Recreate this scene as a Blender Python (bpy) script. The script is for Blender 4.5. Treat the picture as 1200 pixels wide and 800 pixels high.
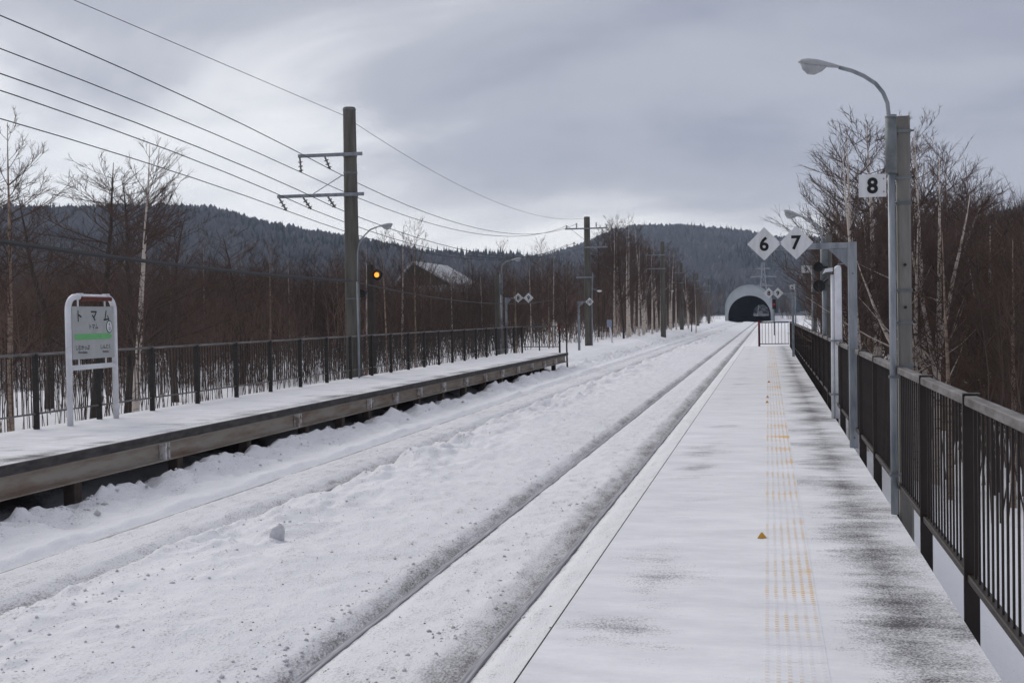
import bpy, math, random
import numpy as np
from mathutils import Vector, Matrix
R = math.radians
random.seed(7); RNG = np.random.default_rng(7)
for _o in list(bpy.data.objects): bpy.data.objects.remove(_o)
SC = bpy.context.scene
COL = SC.collection

# ------------------------------------------------------------------ camera
# X to the right, Y along the track, Z up; z = 0 is the top of the rails
F, EYE, ZP = 1500.0, 2.35, 0.75          # focal length in px of a 1200 px frame, eye height, platform height
yv = np.array([300.0, 34.0, -F]); yv /= np.linalg.norm(yv)
uv = np.array([-0.012, 1.0, 0.0]); uv -= yv * (uv @ yv); uv /= np.linalg.norm(uv)
MW = np.stack([np.cross(yv, uv), yv, uv], 1)
cam = bpy.data.cameras.new('camera'); cam.lens = 45.0; cam.sensor_width = 36.0
cam.clip_start = 0.1; cam.clip_end = 9000.0
camo = bpy.data.objects.new('camera', cam); COL.objects.link(camo)
_m = Matrix([list(r) for r in MW.T]).to_4x4(); _m.translation = Vector((0, 0, EYE))
camo.matrix_world = _m
SC.camera = camo

# ------------------------------------------------------------------ sky, sun, exposure
SUN_EL, SUN_AZ = R(34), R(-48)           # azimuth from +Y towards +X
W = bpy.data.worlds.new('World'); SC.world = W; W.use_nodes = True
nt = W.node_tree; nt.nodes.clear()
def wn(t, **k):
    n = nt.nodes.new(t)
    for a, b in k.items(): setattr(n, a, b)
    return n
def math_node(tree, op, a, b=None, clamp=False):
    n = tree.nodes.new('ShaderNodeMath'); n.operation = op; n.use_clamp = clamp
    for i, v in enumerate((a, b)):
        if v is None: continue
        if isinstance(v, (int, float)): n.inputs[i].default_value = v
        else: tree.links.new(v, n.inputs[i])
    return n.outputs[0]
out = wn('ShaderNodeOutputWorld'); L = nt.links.new
sky = wn('ShaderNodeTexSky', sky_type='NISHITA', sun_disc=False, sun_elevation=SUN_EL, sun_rotation=SUN_AZ)
bg_sky = wn('ShaderNodeBackground'); bg_sky.inputs['Strength'].default_value = 0.1
L(sky.outputs[0], bg_sky.inputs['Color'])
tc = wn('ShaderNodeTexCoord'); sep = wn('ShaderNodeSeparateXYZ'); L(tc.outputs['Generated'], sep.inputs[0])
zz = math_node(nt, 'ADD', math_node(nt, 'MAXIMUM', sep.outputs[2], 0.0), 0.34)
comb = wn('ShaderNodeCombineXYZ')
L(math_node(nt, 'DIVIDE', sep.outputs[0], zz), comb.inputs[0])
L(math_node(nt, 'DIVIDE', sep.outputs[1], zz), comb.inputs[1])
def cloud(scale, off, detail, rough, dist=0.0):
    mp = wn('ShaderNodeMapping'); mp.inputs['Location'].default_value = off; mp.inputs['Rotation'].default_value = (0, 0, -0.126)
    mp.inputs['Scale'].default_value = (0.7, 1.25, 1)
    L(comb.outputs[0], mp.inputs['Vector'])
    n = wn('ShaderNodeTexNoise'); n.inputs['Scale'].default_value = scale; n.inputs['Detail'].default_value = detail
    n.inputs['Roughness'].default_value = rough; n.inputs['Distortion'].default_value = dist
    L(mp.outputs[0], n.inputs['Vector']); return n.outputs['Fac']
c1 = cloud(0.96, (-14.9, -5.898, 0), 3.5, 0.45, 0.25)
c2 = cloud(2.376, (-10.354, 5.935, 0), 6, 0.55, 0.5)
dp = wn('ShaderNodeVectorMath', operation='DOT_PRODUCT'); L(tc.outputs['Generated'], dp.inputs[0])
dp.inputs[1].default_value = (math.sin(SUN_AZ) * math.cos(SUN_EL), math.cos(SUN_AZ) * math.cos(SUN_EL), math.sin(SUN_EL))
veil = wn('ShaderNodeMapRange'); veil.inputs['From Min'].default_value = 0.35; veil.inputs['From Max'].default_value = 1.0   # glow of the veiled sun
veil.inputs['To Min'].default_value = -0.13; veil.inputs['To Max'].default_value = 0.17; veil.clamp = True; L(dp.outputs['Value'], veil.inputs['Value'])
hor = wn('ShaderNodeMapRange'); hor.inputs['From Min'].default_value = 0.0; hor.inputs['From Max'].default_value = 0.22
hor.inputs['To Min'].default_value = 0.09; hor.inputs['To Max'].default_value = 0.0; hor.clamp = True; L(sep.outputs[2], hor.inputs['Value'])
mixf = math_node(nt, 'ADD', math_node(nt, 'MULTIPLY', c1, 0.62), math_node(nt, 'MULTIPLY', c2, 0.40))
mixf = math_node(nt, 'ADD', math_node(nt, 'ADD', mixf, veil.outputs[0]), hor.outputs[0])
ramp = wn('ShaderNodeValToRGB'); L(mixf, ramp.inputs[0])
cr = ramp.color_ramp; cr.interpolation = 'EASE'
cr.elements[0].position = 0.36; cr.elements[0].color = (0.315, 0.335, 0.415, 1)
cr.elements[1].position = 0.68; cr.elements[1].color = (0.98, 0.98, 0.985, 1)
e = cr.elements.new(0.50); e.color = (0.465, 0.478, 0.545, 1)
bg_cl = wn('ShaderNodeBackground'); bg_cl.inputs['Strength'].default_value = 1.02
L(ramp.outputs[0], bg_cl.inputs['Color'])
cov = wn('ShaderNodeMapRange'); cov.inputs['From Min'].default_value = 0.72; cov.inputs['From Max'].default_value = 0.86
cov.inputs['To Min'].default_value = 1.0; cov.inputs['To Max'].default_value = 0.55
L(mixf, cov.inputs['Value'])
mx = wn('ShaderNodeMixShader'); L(cov.outputs[0], mx.inputs[0]); L(bg_sky.outputs[0], mx.inputs[1]); L(bg_cl.outputs[0], mx.inputs[2])
L(mx.outputs[0], out.inputs['Surface'])
sl = bpy.data.lights.new('sun', 'SUN'); sl.energy = 1.0; sl.angle = R(24); sl.color = (1.0, 0.955, 0.90)
so = bpy.data.objects.new('sun', sl); COL.objects.link(so)
sdir = Vector((math.sin(SUN_AZ) * math.cos(SUN_EL), math.cos(SUN_AZ) * math.cos(SUN_EL), math.sin(SUN_EL)))
so.rotation_euler = (-sdir).to_track_quat('-Z', 'Y').to_euler(); so.location = (0, 0, 60)
vs = SC.view_settings; vs.view_transform = 'Standard'; vs.look = 'None'; vs.exposure = 0.2; vs.gamma = 1.0; vs.use_curve_mapping = False
SC.cycles.volume_bounces = 0; SC.cycles.max_bounces = 6; SC.cycles.diffuse_bounces = 3

# ------------------------------------------------------------------ measuring helpers
CAM = np.array([0, 0, EYE])
def ray(px, py): return MW.T @ np.array([(px - 600) / F, (400 - py) / F, -1.0])
def aty(px, py, y): r = ray(px, py); return CAM + r * (y / r[1])
def atx(px, py, x): r = ray(px, py); return CAM + r * (x / r[0])
def atz(px, py, z): r = ray(px, py); return CAM + r * ((z - EYE) / r[2])

# ------------------------------------------------------------------ mesh helpers
OFF = {}                                   # world offset of every empty / part
class MB:
    def __init__(s): s.v = []; s.f = []
    def box(s, x0, x1, y0, y1, z0, z1):
        b = len(s.v)
        s.v += [(x, y, z) for z in (z0, z1) for y in (y0, y1) for x in (x0, x1)]
        s.f += [tuple(b + i for i in q) for q in ((0, 2, 3, 1), (4, 5, 7, 6), (0, 1, 5, 4), (2, 6, 7, 3), (0, 4, 6, 2), (1, 3, 7, 5))]
        return s
    def bev(s, x0, x1, y0, y1, z0, z1, c):  # box with chamfered long edges (prism along the longest axis)
        d = (x1 - x0, y1 - y0, z1 - z0); ax = d.index(max(d))
        lo = [x0, y0, z0]; hi = [x1, y1, z1]; o = [i for i in range(3) if i != ax]
        a0, a1, b0, b1 = lo[o[0]], hi[o[0]], lo[o[1]], hi[o[1]]
        ring = [(a0 + c, b0), (a1 - c, b0), (a1, b0 + c), (a1, b1 - c), (a1 - c, b1), (a0 + c, b1), (a0, b1 - c), (a0, b0 + c)]
        b = len(s.v)
        for e_ in (lo[ax], hi[ax]):
            for (p, q) in ring:
                w = [0, 0, 0]; w[ax] = e_; w[o[0]] = p; w[o[1]] = q; s.v.append(tuple(w))
        for i in range(8): s.f.append((b + i, b + (i + 1) % 8, b + 8 + (i + 1) % 8, b + 8 + i))
        s.f += [tuple(b + i for i in range(7, -1, -1)), tuple(b + 8 + i for i in range(8))]
        return s
    def loft(s, rings, caps=True):
        n = len(rings[0]); b = len(s.v)
        for r in rings: s.v += [tuple(p) for p in r]
        for k in range(len(rings) - 1):
            for i in range(n):
                j = (i + 1) % n
                s.f.append((b + k * n + i, b + k * n + j, b + (k + 1) * n + j, b + (k + 1) * n + i))
        if caps:
            s.f.append(tuple(b + i for i in range(n - 1, -1, -1))); e_ = b + (len(rings) - 1) * n
            s.f.append(tuple(e_ + i for i in range(n)))
        return s
    def tube(s, pts, rad, n=8, caps=True):
        pts = [Vector(p) for p in pts]
        if isinstance(rad, (int, float)): rad = [rad] * len(pts)
        rings = []; up = None
        for i, p in enumerate(pts):
            d = (pts[min(i + 1, len(pts) - 1)] - pts[max(i - 1, 0)])
            d = d.normalized() if d.length > 1e-9 else Vector((0, 0, 1))
            if up is None: up = Vector((1, 0, 0)) if abs(d.x) < 0.9 else Vector((0, 1, 0))
            a = (up - d * up.dot(d)).normalized(); c = d.cross(a); up = a
            rings.append([p + (a * math.cos(t) + c * math.sin(t)) * rad[i] for t in (2 * math.pi * k / n for k in range(n))])
        return s.loft(rings, caps)
    def prism(s, poly, frame, th):          # poly in (a,b), frame = origin, axis a, axis b; extruded by th along a x b
        o, a, b_ = (Vector(q) for q in frame); nrm = a.cross(b_).normalized()
        r0 = [o + a * p + b_ * q for p, q in poly]; r1 = [p + nrm * th for p in r0]
        return s.loft([r0, r1])
    def build(s, name, mat, parent=None, smooth=False, base=None):
        off = np.array(OFF[parent.name]) if parent is not None else np.zeros(3)
        if base is not None: off = np.array(base, float)
        v = np.array(s.v, float) - off
        me = bpy.data.meshes.new(name); me.from_pydata(v.tolist(), [], s.f); me.validate()
        if mat: me.materials.append(mat)
        if smooth: me.polygons.foreach_set('use_smooth', [True] * len(me.polygons))
        o = bpy.data.objects.new(name, me); COL.objects.link(o)
        if parent is not None: o.parent = parent
        elif base is not None: o.location = base
        OFF[o.name] = tuple(off); return o
def tag(o, label=None, cat=None, group=None, kind=None):
    for k, v in (('label', label), ('category', cat), ('group', group), ('kind', kind)):
        if v: o[k] = v
    return o
def empty(name, loc, label, cat, group=None):
    o = bpy.data.objects.new(name, None); o.location = [float(c) for c in loc]; COL.objects.link(o)
    o.empty_display_size = 0.2; OFF[o.name] = tuple(float(c) for c in loc); return tag(o, label, cat, group)
def inst(src, parent, loc):                # a repeat of a part sharing its mesh, world location loc
    o = src.copy(); COL.objects.link(o); o.parent = parent
    o.location = Vector(loc) - Vector(OFF[parent.name]); OFF[o.name] = tuple(loc); return o
def mesh_np(name, v, f, mat, smooth=False):  # v (n,3), f (m,3 or 4)
    me = bpy.data.meshes.new(name); n = f.shape[1]
    me.vertices.add(len(v)); me.vertices.foreach_set('co', np.asarray(v, np.float32).ravel())
    me.loops.add(f.size); me.loops.foreach_set('vertex_index', f.astype(np.int32).ravel())
    me.polygons.add(len(f)); me.polygons.foreach_set('loop_start', np.arange(0, f.size, n, dtype=np.int32))
    me.update(calc_edges=True)
    if mat: me.materials.append(mat)
    if smooth: me.polygons.foreach_set('use_smooth', np.ones(len(f), bool))
    o = bpy.data.objects.new(name, me); COL.objects.link(o); OFF[o.name] = (0, 0, 0); return o
def text(name, body, size, mat, parent, loc, face='-Y', bold=0.0, depth=0.003, sx=1.0):
    cu = bpy.data.curves.new('lettering', 'FONT'); cu.body = body; cu.size = 1.0; cu.align_x = 'CENTER'; cu.align_y = 'CENTER'
    cu.offset = bold; cu.extrude = 0.0; cu.resolution_u = 3
    t = bpy.data.objects.new('lettering_source', cu); COL.objects.link(t)
    me = bpy.data.meshes.new_from_object(t.evaluated_get(bpy.context.evaluated_depsgraph_get()))
    bpy.data.objects.remove(t)
    co = np.zeros(len(me.vertices) * 3, np.float32); me.vertices.foreach_get('co', co); co = co.reshape(-1, 3)
    mid = (co[:, :2].max(0) + co[:, :2].min(0)) / 2
    x = (co[:, 0] - mid[0]) * size * sx; y = (co[:, 1] - mid[1]) * size
    if face == '-Y': w = np.stack([x, np.zeros_like(x), y], 1)
    else: w = np.stack([np.zeros_like(x), x, y], 1)
    me.vertices.foreach_set('co', w.astype(np.float32).ravel()); me.update()
    me.materials.clear(); me.materials.append(mat)
    o = bpy.data.objects.new(name, me); COL.objects.link(o); o.parent = parent
    o.location = Vector([float(c) for c in loc]) - Vector(OFF[parent.name]); OFF[o.name] = tuple(loc); return o

# ------------------------------------------------------------------ materials
def mat(name, c1, c2=None, rough=0.75, metal=0.0, scale=6.0, stretch=(1, 1, 1), bump=0.0, bscale=None, lo=0.35, hi=0.65, detail=5, world=False, emit=0):
    m = bpy.data.materials.new(name); m.use_nodes = True; t = m.node_tree; b = t.nodes['Principled BSDF']
    b.inputs['Roughness'].default_value = rough; b.inputs['Metallic'].default_value = metal
    b.inputs['Specular IOR Level'].default_value = 0.3
    src = t.nodes.new('ShaderNodeNewGeometry').outputs['Position'] if world else t.nodes.new('ShaderNodeTexCoord').outputs['Object']
    mp = t.nodes.new('ShaderNodeMapping'); mp.inputs['Scale'].default_value = stretch; t.links.new(src, mp.inputs[0])
    n = t.nodes.new('ShaderNodeTexNoise'); n.inputs['Scale'].default_value = scale; n.inputs['Detail'].default_value = detail
    n.inputs['Roughness'].default_value = 0.62
    t.links.new(mp.outputs[0], n.inputs['Vector'])
    r = t.nodes.new('ShaderNodeValToRGB'); t.links.new(n.outputs['Fac'], r.inputs[0])
    r.color_ramp.elements[0].position = lo; r.color_ramp.elements[1].position = hi
    c2 = c2 or tuple(x * 0.8 for x in c1)
    r.color_ramp.elements[0].color = (*c1, 1); r.color_ramp.elements[1].color = (*c2, 1)
    t.links.new(r.outputs[0], b.inputs['Base Color'])
    if bump:
        nb = t.nodes.new('ShaderNodeTexNoise'); nb.inputs['Scale'].default_value = bscale or scale * 4; nb.inputs['Detail'].default_value = 4
        t.links.new(mp.outputs[0], nb.inputs['Vector'])
        bp = t.nodes.new('ShaderNodeBump'); bp.inputs['Strength'].default_value = bump; bp.inputs['Distance'].default_value = 0.02
        t.links.new(nb.outputs['Fac'], bp.inputs['Height']); t.links.new(bp.outputs[0], b.inputs['Normal'])
    if emit:
        b.inputs['Emission Color'].default_value = (*c1, 1); b.inputs['Emission Strength'].default_value = emit
    return m
concrete = mat('concrete_pole', (0.145, 0.138, 0.125), (0.235, 0.225, 0.205), 0.9, scale=3, stretch=(3, 3, 0.5), bump=0.25, bscale=60)
concrete_old = mat('weathered_concrete_pole', (0.085, 0.080, 0.068), (0.16, 0.15, 0.13), 0.92, scale=2.2, stretch=(3, 3, 0.35), bump=0.3, bscale=50)
galv = mat('galvanised_steel', (0.15, 0.17, 0.19), (0.29, 0.31, 0.33), 0.5, 0.35, scale=5, stretch=(2.5, 2.5, .5), lo=.3, hi=.6)
galv_dark = mat('weathered_steel', (0.12, 0.135, 0.14), (0.20, 0.215, 0.22), 0.6, 0.3, scale=9)
bronze = mat('bronze_fence_paint', (0.017, 0.012, 0.010), (0.030, 0.022, 0.018), 0.55, scale=5)
bronze_rail = mat('bronze_rail_frosted', (0.060, 0.050, 0.046), (0.20, 0.19, 0.185), 0.6, scale=11, stretch=(1, 0.25, 1))
old_fence = mat('weathered_fence_paint', (0.020, 0.018, 0.016), (0.040, 0.036, 0.032), 0.7, scale=6)
old_rail = mat('weathered_fence_rail', (0.075, 0.072, 0.07), (0.20, 0.195, 0.19), 0.7, scale=10, stretch=(1, 0.3, 1))
white_paint = mat('white_paint', (0.74, 0.75, 0.77), (0.62, 0.63, 0.65), 0.45, scale=7)
sign_face = mat('sign_face', (0.68, 0.69, 0.69), (0.54, 0.54, 0.53), 0.5, scale=5, stretch=(3, 3, .7), lo=.42, hi=.72)
board_face = mat('sign_board_face', (0.42, 0.43, 0.42), (0.37, 0.38, 0.37), 0.6, scale=6)
black_ink = mat('black_ink', (0.012, 0.012, 0.014), None, 0.5)
green_ink = mat('green_band', (0.13, 0.42, 0.15), (0.16, 0.46, 0.18), 0.5)
dark_metal = mat('dark_metal', (0.012, 0.012, 0.013), (0.02, 0.02, 0.02), 0.5)
wire_mat = mat('wire', (0.03, 0.03, 0.033), None, 0.6)
insul = mat('insulator', (0.10, 0.10, 0.10), (0.30, 0.30, 0.29), 0.4, scale=20)
rust_red = mat('rust_red', (0.16, 0.035, 0.025), (0.09, 0.03, 0.022), 0.7, scale=10)
red_paint = mat('dark_red_paint', (0.10, 0.012, 0.02), (0.06, 0.012, 0.016), 0.6, scale=8)
glass_bowl = mat('lamp_bowl', (0.42, 0.43, 0.44), (0.30, 0.31, 0.32), 0.25, scale=20)
lamp_shell = mat('lamp_shell', (0.40, 0.41, 0.42), (0.33, 0.34, 0.35), 0.5, scale=12)
beam_mat = mat('rusty_beam', (0.34, 0.31, 0.27), (0.19, 0.125, 0.085), 0.8, scale=1.4, stretch=(1, 0.6, 4), bump=0.15, bscale=30, lo=0.42, hi=0.72)
beam_frost = mat('frosted_plate', (0.68, 0.67, 0.67), (0.30, 0.25, 0.21), 0.8, scale=7, lo=0.45, hi=0.6)
slab_edge = mat('dark_slab_edge', (0.035, 0.033, 0.033), (0.08, 0.075, 0.072), 0.85, scale=3, stretch=(1, 1.2, 5))
pile_mat = mat('dark_pile', (0.06, 0.045, 0.036), (0.10, 0.075, 0.06), 0.8, scale=5)
rail_steel = mat('rail_steel', (0.17, 0.17, 0.19), (0.40, 0.40, 0.43), 0.55, 0.3, scale=6, stretch=(8, 0.3, 1))
yellow_paint = mat('yellow_paint', (0.62, 0.34, 0.06), (0.55, 0.30, 0.06), 0.7, scale=30)
blue_paint = mat('blue_paint', (0.12, 0.16, 0.28), (0.4, 0.42, 0.48), 0.6, scale=30)
portal_mat = mat('portal_concrete', (0.46, 0.49, 0.50), (0.37, 0.40, 0.41), 0.85, scale=0.4)
tunnel_in = mat('tunnel_lining', (0.02, 0.02, 0.022), (0.03, 0.03, 0.032), 0.9, scale=0.5)
tunnel_out = mat('tunnel_roof', (0.80, 0.81, 0.84), (0.16, 0.165, 0.17), 0.85, scale=0.35, stretch=(1, 1, 2.5), lo=0.45, hi=0.6)
barn_green = mat('dark_green_siding', (0.022, 0.045, 0.035), (0.03, 0.055, 0.045), 0.8, scale=2)
barn_roof = mat('snowy_roof', (0.50, 0.51, 0.53), (0.33, 0.34, 0.35), 0.8, scale=1.0)
barn_white = mat('white_siding', (0.55, 0.56, 0.57), (0.42, 0.42, 0.43), 0.8, scale=1.5)
twig = mat('bare_twigs', (0.065, 0.043, 0.034), (0.11, 0.072, 0.056), 0.95, scale=0.6)
twig_birch = mat('birch_twigs', (0.075, 0.052, 0.045), (0.125, 0.088, 0.075), 0.95, scale=0.8)
brush = mat('brush_stems', (0.060, 0.046, 0.040), (0.20, 0.138, 0.110), 0.95, scale=0.16, world=True, lo=.40, hi=.62)
bark_dark = mat('dark_bark', (0.045, 0.038, 0.033), (0.075, 0.062, 0.052), 0.95, scale=4, stretch=(3, 3, 0.6), bump=0.4, bscale=25)
bark_birch = mat('birch_bark', (0.62, 0.54, 0.47), (0.07, 0.05, 0.042), 0.85, scale=5, stretch=(0.6, 0.6, 2.2), lo=0.54, hi=0.66, bump=0.2, bscale=30)
bark_tan = mat('tan_birch_bark', (0.33, 0.25, 0.19), (0.07, 0.05, 0.04), 0.85, scale=5, stretch=(0.6, 0.6, 2.2), lo=0.48, hi=0.68)
hill_wood = mat('hill_woodland', (0.090, 0.092, 0.104), (0.155, 0.155, 0.168), 0.95, scale=0.02, world=True)
conifer = mat('hill_conifers', (0.045, 0.056, 0.058), (0.065, 0.076, 0.078), 0.95, scale=0.05, world=True)
clod_mat = mat('snow_clods', (0.70, 0.69, 0.70), (0.42, 0.40, 0.39), 0.9, scale=3.0, world=True, lo=0.45, hi=0.68)
lumps_mat = mat('grit_crumbs', (0.13, 0.12, 0.115), (0.30, 0.285, 0.28), 0.95, scale=9.0, world=True)
ice_mat = mat('grey_ice', (0.66, 0.66, 0.67), (0.50, 0.50, 0.51), 0.35, scale=12, bump=0.3)

def snow_material():
    m = bpy.data.materials.new('trodden_snow'); m.use_nodes = True; t = m.node_tree; b = t.nodes['Principled BSDF']
    b.inputs['Roughness'].default_value = 0.8; b.inputs['Specular IOR Level'].default_value = 0.2
    P = t.nodes.new('ShaderNodeNewGeometry').outputs['Position']
    at = t.nodes.new('ShaderNodeAttribute'); at.attribute_name = 'dirt_shade'
    def noise(s, d=4, st=(1, 1, 1), r=0.6):
        mp = t.nodes.new('ShaderNodeMapping'); mp.inputs['Scale'].default_value = st; t.links.new(P, mp.inputs[0])
        n = t.nodes.new('ShaderNodeTexNoise'); n.inputs['Scale'].default_value = s; n.inputs['Detail'].default_value = d; n.inputs['Roughness'].default_value = r
        t.links.new(mp.outputs[0], n.inputs['Vector']); return n.outputs['Fac']
    fine = noise(58, 4, (1, 0.5, 1), .72); mid = noise(7, 4, (1, 0.35, 1)); big = noise(0.7, 3)
    # soot, grit and painted under-slab shade: grains where the fine noise tops a threshold that falls with the dirt attribute
    sp = math_node(t, 'ADD', fine, math_node(t, 'MULTIPLY', math_node(t, 'SUBTRACT', mid, 0.5), 0.55))
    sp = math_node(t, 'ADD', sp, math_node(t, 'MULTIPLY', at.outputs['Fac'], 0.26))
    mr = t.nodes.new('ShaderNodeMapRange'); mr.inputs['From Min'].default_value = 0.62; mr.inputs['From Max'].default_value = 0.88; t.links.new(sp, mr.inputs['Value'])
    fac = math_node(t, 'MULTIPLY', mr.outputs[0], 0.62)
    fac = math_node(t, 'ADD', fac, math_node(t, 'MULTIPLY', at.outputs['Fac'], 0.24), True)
    base = t.nodes.new('ShaderNodeMix'); base.data_type = 'RGBA'; t.links.new(big, base.inputs[0])
    base.inputs[6].default_value = (0.80, 0.80, 0.83, 1); base.inputs[7].default_value = (0.86, 0.86, 0.88, 1)
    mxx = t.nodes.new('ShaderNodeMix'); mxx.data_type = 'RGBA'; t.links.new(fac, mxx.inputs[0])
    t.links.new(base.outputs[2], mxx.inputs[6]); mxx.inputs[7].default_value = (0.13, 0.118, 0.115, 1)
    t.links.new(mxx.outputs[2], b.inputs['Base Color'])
    bp = t.nodes.new('ShaderNodeBump'); bp.inputs['Strength'].default_value = 0.55; bp.inputs['Distance'].default_value = 0.02
    t.links.new(math_node(t, 'ADD', fine, math_node(t, 'MULTIPLY', mid, 1.5)), bp.inputs['Height']); t.links.new(bp.outputs[0], b.inputs['Normal'])
    return m
snow = snow_material()

def platform_material(name, lanes, thr):
    # thin wind-blown snow over dark asphalt; lanes = (x centre, half width, bareness)
    m = bpy.data.materials.new(name); m.use_nodes = True; t = m.node_tree; b = t.nodes['Principled BSDF']
    b.inputs['Roughness'].default_value = 0.8; b.inputs['Specular IOR Level'].default_value = 0.25
    P = t.nodes.new('ShaderNodeNewGeometry').outputs['Position']
    s = t.nodes.new('ShaderNodeSeparateXYZ'); t.links.new(P, s.inputs[0])
    def noise(sc, d, st=(1, 1, 1), r=0.6, off=(0, 0, 0)):
        mp = t.nodes.new('ShaderNodeMapping'); mp.inputs['Scale'].default_value = st; mp.inputs['Location'].default_value = off; t.links.new(P, mp.inputs[0])
        n = t.nodes.new('ShaderNodeTexNoise'); n.inputs['Scale'].default_value = sc; n.inputs['Detail'].default_value = d; n.inputs['Roughness'].default_value = r
        t.links.new(mp.outputs[0], n.inputs['Vector']); return n.outputs['Fac']
    patch = noise(1.25, 4, (0.9, 0.9, 1), 0.55, (0.4, 2.2, 0)); streak = noise(5.0, 4, (0.55, 1.5, 1), 0.6); grain = noise(75, 3, (1, .8, 1), 0.75)
    v = math_node(t, 'ADD', math_node(t, 'MULTIPLY', patch, 0.85), math_node(t, 'MULTIPLY', streak, 0.42))
    for (xc, hw, k) in lanes:
        d = math_node(t, 'ABSOLUTE', math_node(t, 'SUBTRACT', s.outputs[0], xc))
        w = math_node(t, 'SUBTRACT', 1.0, math_node(t, 'DIVIDE', d, hw)); w = math_node(t, 'MAXIMUM', w, 0.0)
        v = math_node(t, 'ADD', v, math_node(t, 'MULTIPLY', w, k))
    v = math_node(t, 'ADD', v, math_node(t, 'MULTIPLY', math_node(t, 'SUBTRACT', grain, 0.5), 0.85))
    mr = t.nodes.new('ShaderNodeMapRange'); mr.inputs['From Min'].default_value = thr; mr.inputs['From Max'].default_value = thr + 0.32; t.links.new(v, mr.inputs['Value'])
    sn = t.nodes.new('ShaderNodeMix'); sn.data_type = 'RGBA'; t.links.new(noise(2.2, 5, (.7, 1.6, 1), .7), sn.inputs[0])
    sn.inputs[6].default_value = (0.50, 0.50, 0.53, 1); sn.inputs[7].default_value = (0.90, 0.90, 0.92, 1)
    mxx = t.nodes.new('ShaderNodeMix'); mxx.data_type = 'RGBA'; t.links.new(mr.outputs[0], mxx.inputs[0])
    t.links.new(sn.outputs[2], mxx.inputs[6]); mxx.inputs[7].default_value = (0.085, 0.083, 0.085, 1)
    t.links.new(mxx.outputs[2], b.inputs['Base Color'])
    bp = t.nodes.new('ShaderNodeBump'); bp.inputs['Strength'].default_value = 0.5; bp.inputs['Distance'].default_value = 0.012
    t.links.new(math_node(t, 'ADD', math_node(t, 'MULTIPLY', grain, .25), math_node(t, 'MULTIPLY', noise(7, 5, (.8, 1.3, 1), .65), 1.2)), bp.inputs['Height']); t.links.new(bp.outputs[0], b.inputs['Normal'])
    return m
plat_mat = platform_material('platform_thin_snow', ((0.66, 0.55, 0.34), (-0.70, 0.45, 0.14), (0.3, 1.6, 0.05)), 0.84)
lplat_mat = platform_material('old_platform_thin_snow', ((-8.75, 0.5, 0.34), (-9.5, 0.7, 0.14)), 0.82)

def tile_material():
    m = bpy.data.materials.new('tactile_tile'); m.use_nodes = True; t = m.node_tree; b = t.nodes['Principled BSDF']
    b.inputs['Roughness'].default_value = 0.8; b.inputs['Specular IOR Level'].default_value = 0.2
    P = t.nodes.new('ShaderNodeNewGeometry').outputs['Position']; s = t.nodes.new('ShaderNodeSeparateXYZ'); t.links.new(P, s.inputs[0])
    n = t.nodes.new('ShaderNodeTexNoise'); n.inputs['Scale'].default_value = 1.7; n.inputs['Detail'].default_value = 5; t.links.new(P, n.inputs['Vector'])
    h = math_node(t, 'MULTIPLY', math_node(t, 'SUBTRACT', s.outputs[2], ZP + 0.0028), 600.0)   # raised domes shed the snow
    v = math_node(t, 'ADD', math_node(t, 'MULTIPLY', n.outputs['Fac'], 5.0), math_node(t, 'SUBTRACT', h, 1.0))
    v = math_node(t, 'ADD', v, math_node(t, 'MULTIPLY', s.outputs[0], 1.15))
    mr = t.nodes.new('ShaderNodeMapRange'); mr.inputs['From Min'].default_value = 1.62; mr.inputs['From Max'].default_value = 2.4; t.links.new(v, mr.inputs['Value'])
    mxx = t.nodes.new('ShaderNodeMix'); mxx.data_type = 'RGBA'; t.links.new(math_node(t, 'MULTIPLY', mr.outputs[0], 0.85), mxx.inputs[0])
    mp = t.nodes.new('ShaderNodeMapping'); mp.inputs['Scale'].default_value = (.7, 1.6, 1); t.links.new(P, mp.inputs[0])
    n2 = t.nodes.new('ShaderNodeTexNoise'); n2.inputs['Scale'].default_value = 2.2; n2.inputs['Detail'].default_value = 5; n2.inputs['Roughness'].default_value = .7; t.links.new(mp.outputs[0], n2.inputs['Vector'])
    sn = t.nodes.new('ShaderNodeMix'); sn.data_type = 'RGBA'; t.links.new(n2.outputs['Fac'], sn.inputs[0]); sn.inputs[6].default_value = (0.50, 0.50, 0.53, 1); sn.inputs[7].default_value = (0.90, 0.90, 0.92, 1)
    t.links.new(sn.outputs[2], mxx.inputs[6]); mxx.inputs[7].default_value = (0.66, 0.40, 0.12, 1)
    t.links.new(mxx.outputs[2], b.inputs['Base Color']); return m
tile_mat = tile_material()

# ------------------------------------------------------------------ noise
_T = RNG.random((256, 256))
def vnoise(x, y, s=0):
    xi = np.floor(x).astype(int); yi = np.floor(y).astype(int); fx = x - xi; fy = y - yi
    fx = fx * fx * (3 - 2 * fx); fy = fy * fy * (3 - 2 * fy)
    g = lambda a, b: _T[(a + 37 * s) % 256, (b + 91 * s) % 256]
    return (g(xi, yi) * (1 - fx) + g(xi + 1, yi) * fx) * (1 - fy) + (g(xi, yi + 1) * (1 - fx) + g(xi + 1, yi + 1) * fx) * fy
def fbm(x, y, o=4, s=0): return sum(vnoise(x * 2 ** k, y * 2 ** k, s + k) * 0.5 ** k for k in range(o)) / sum(0.5 ** k for k in range(o))

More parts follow.
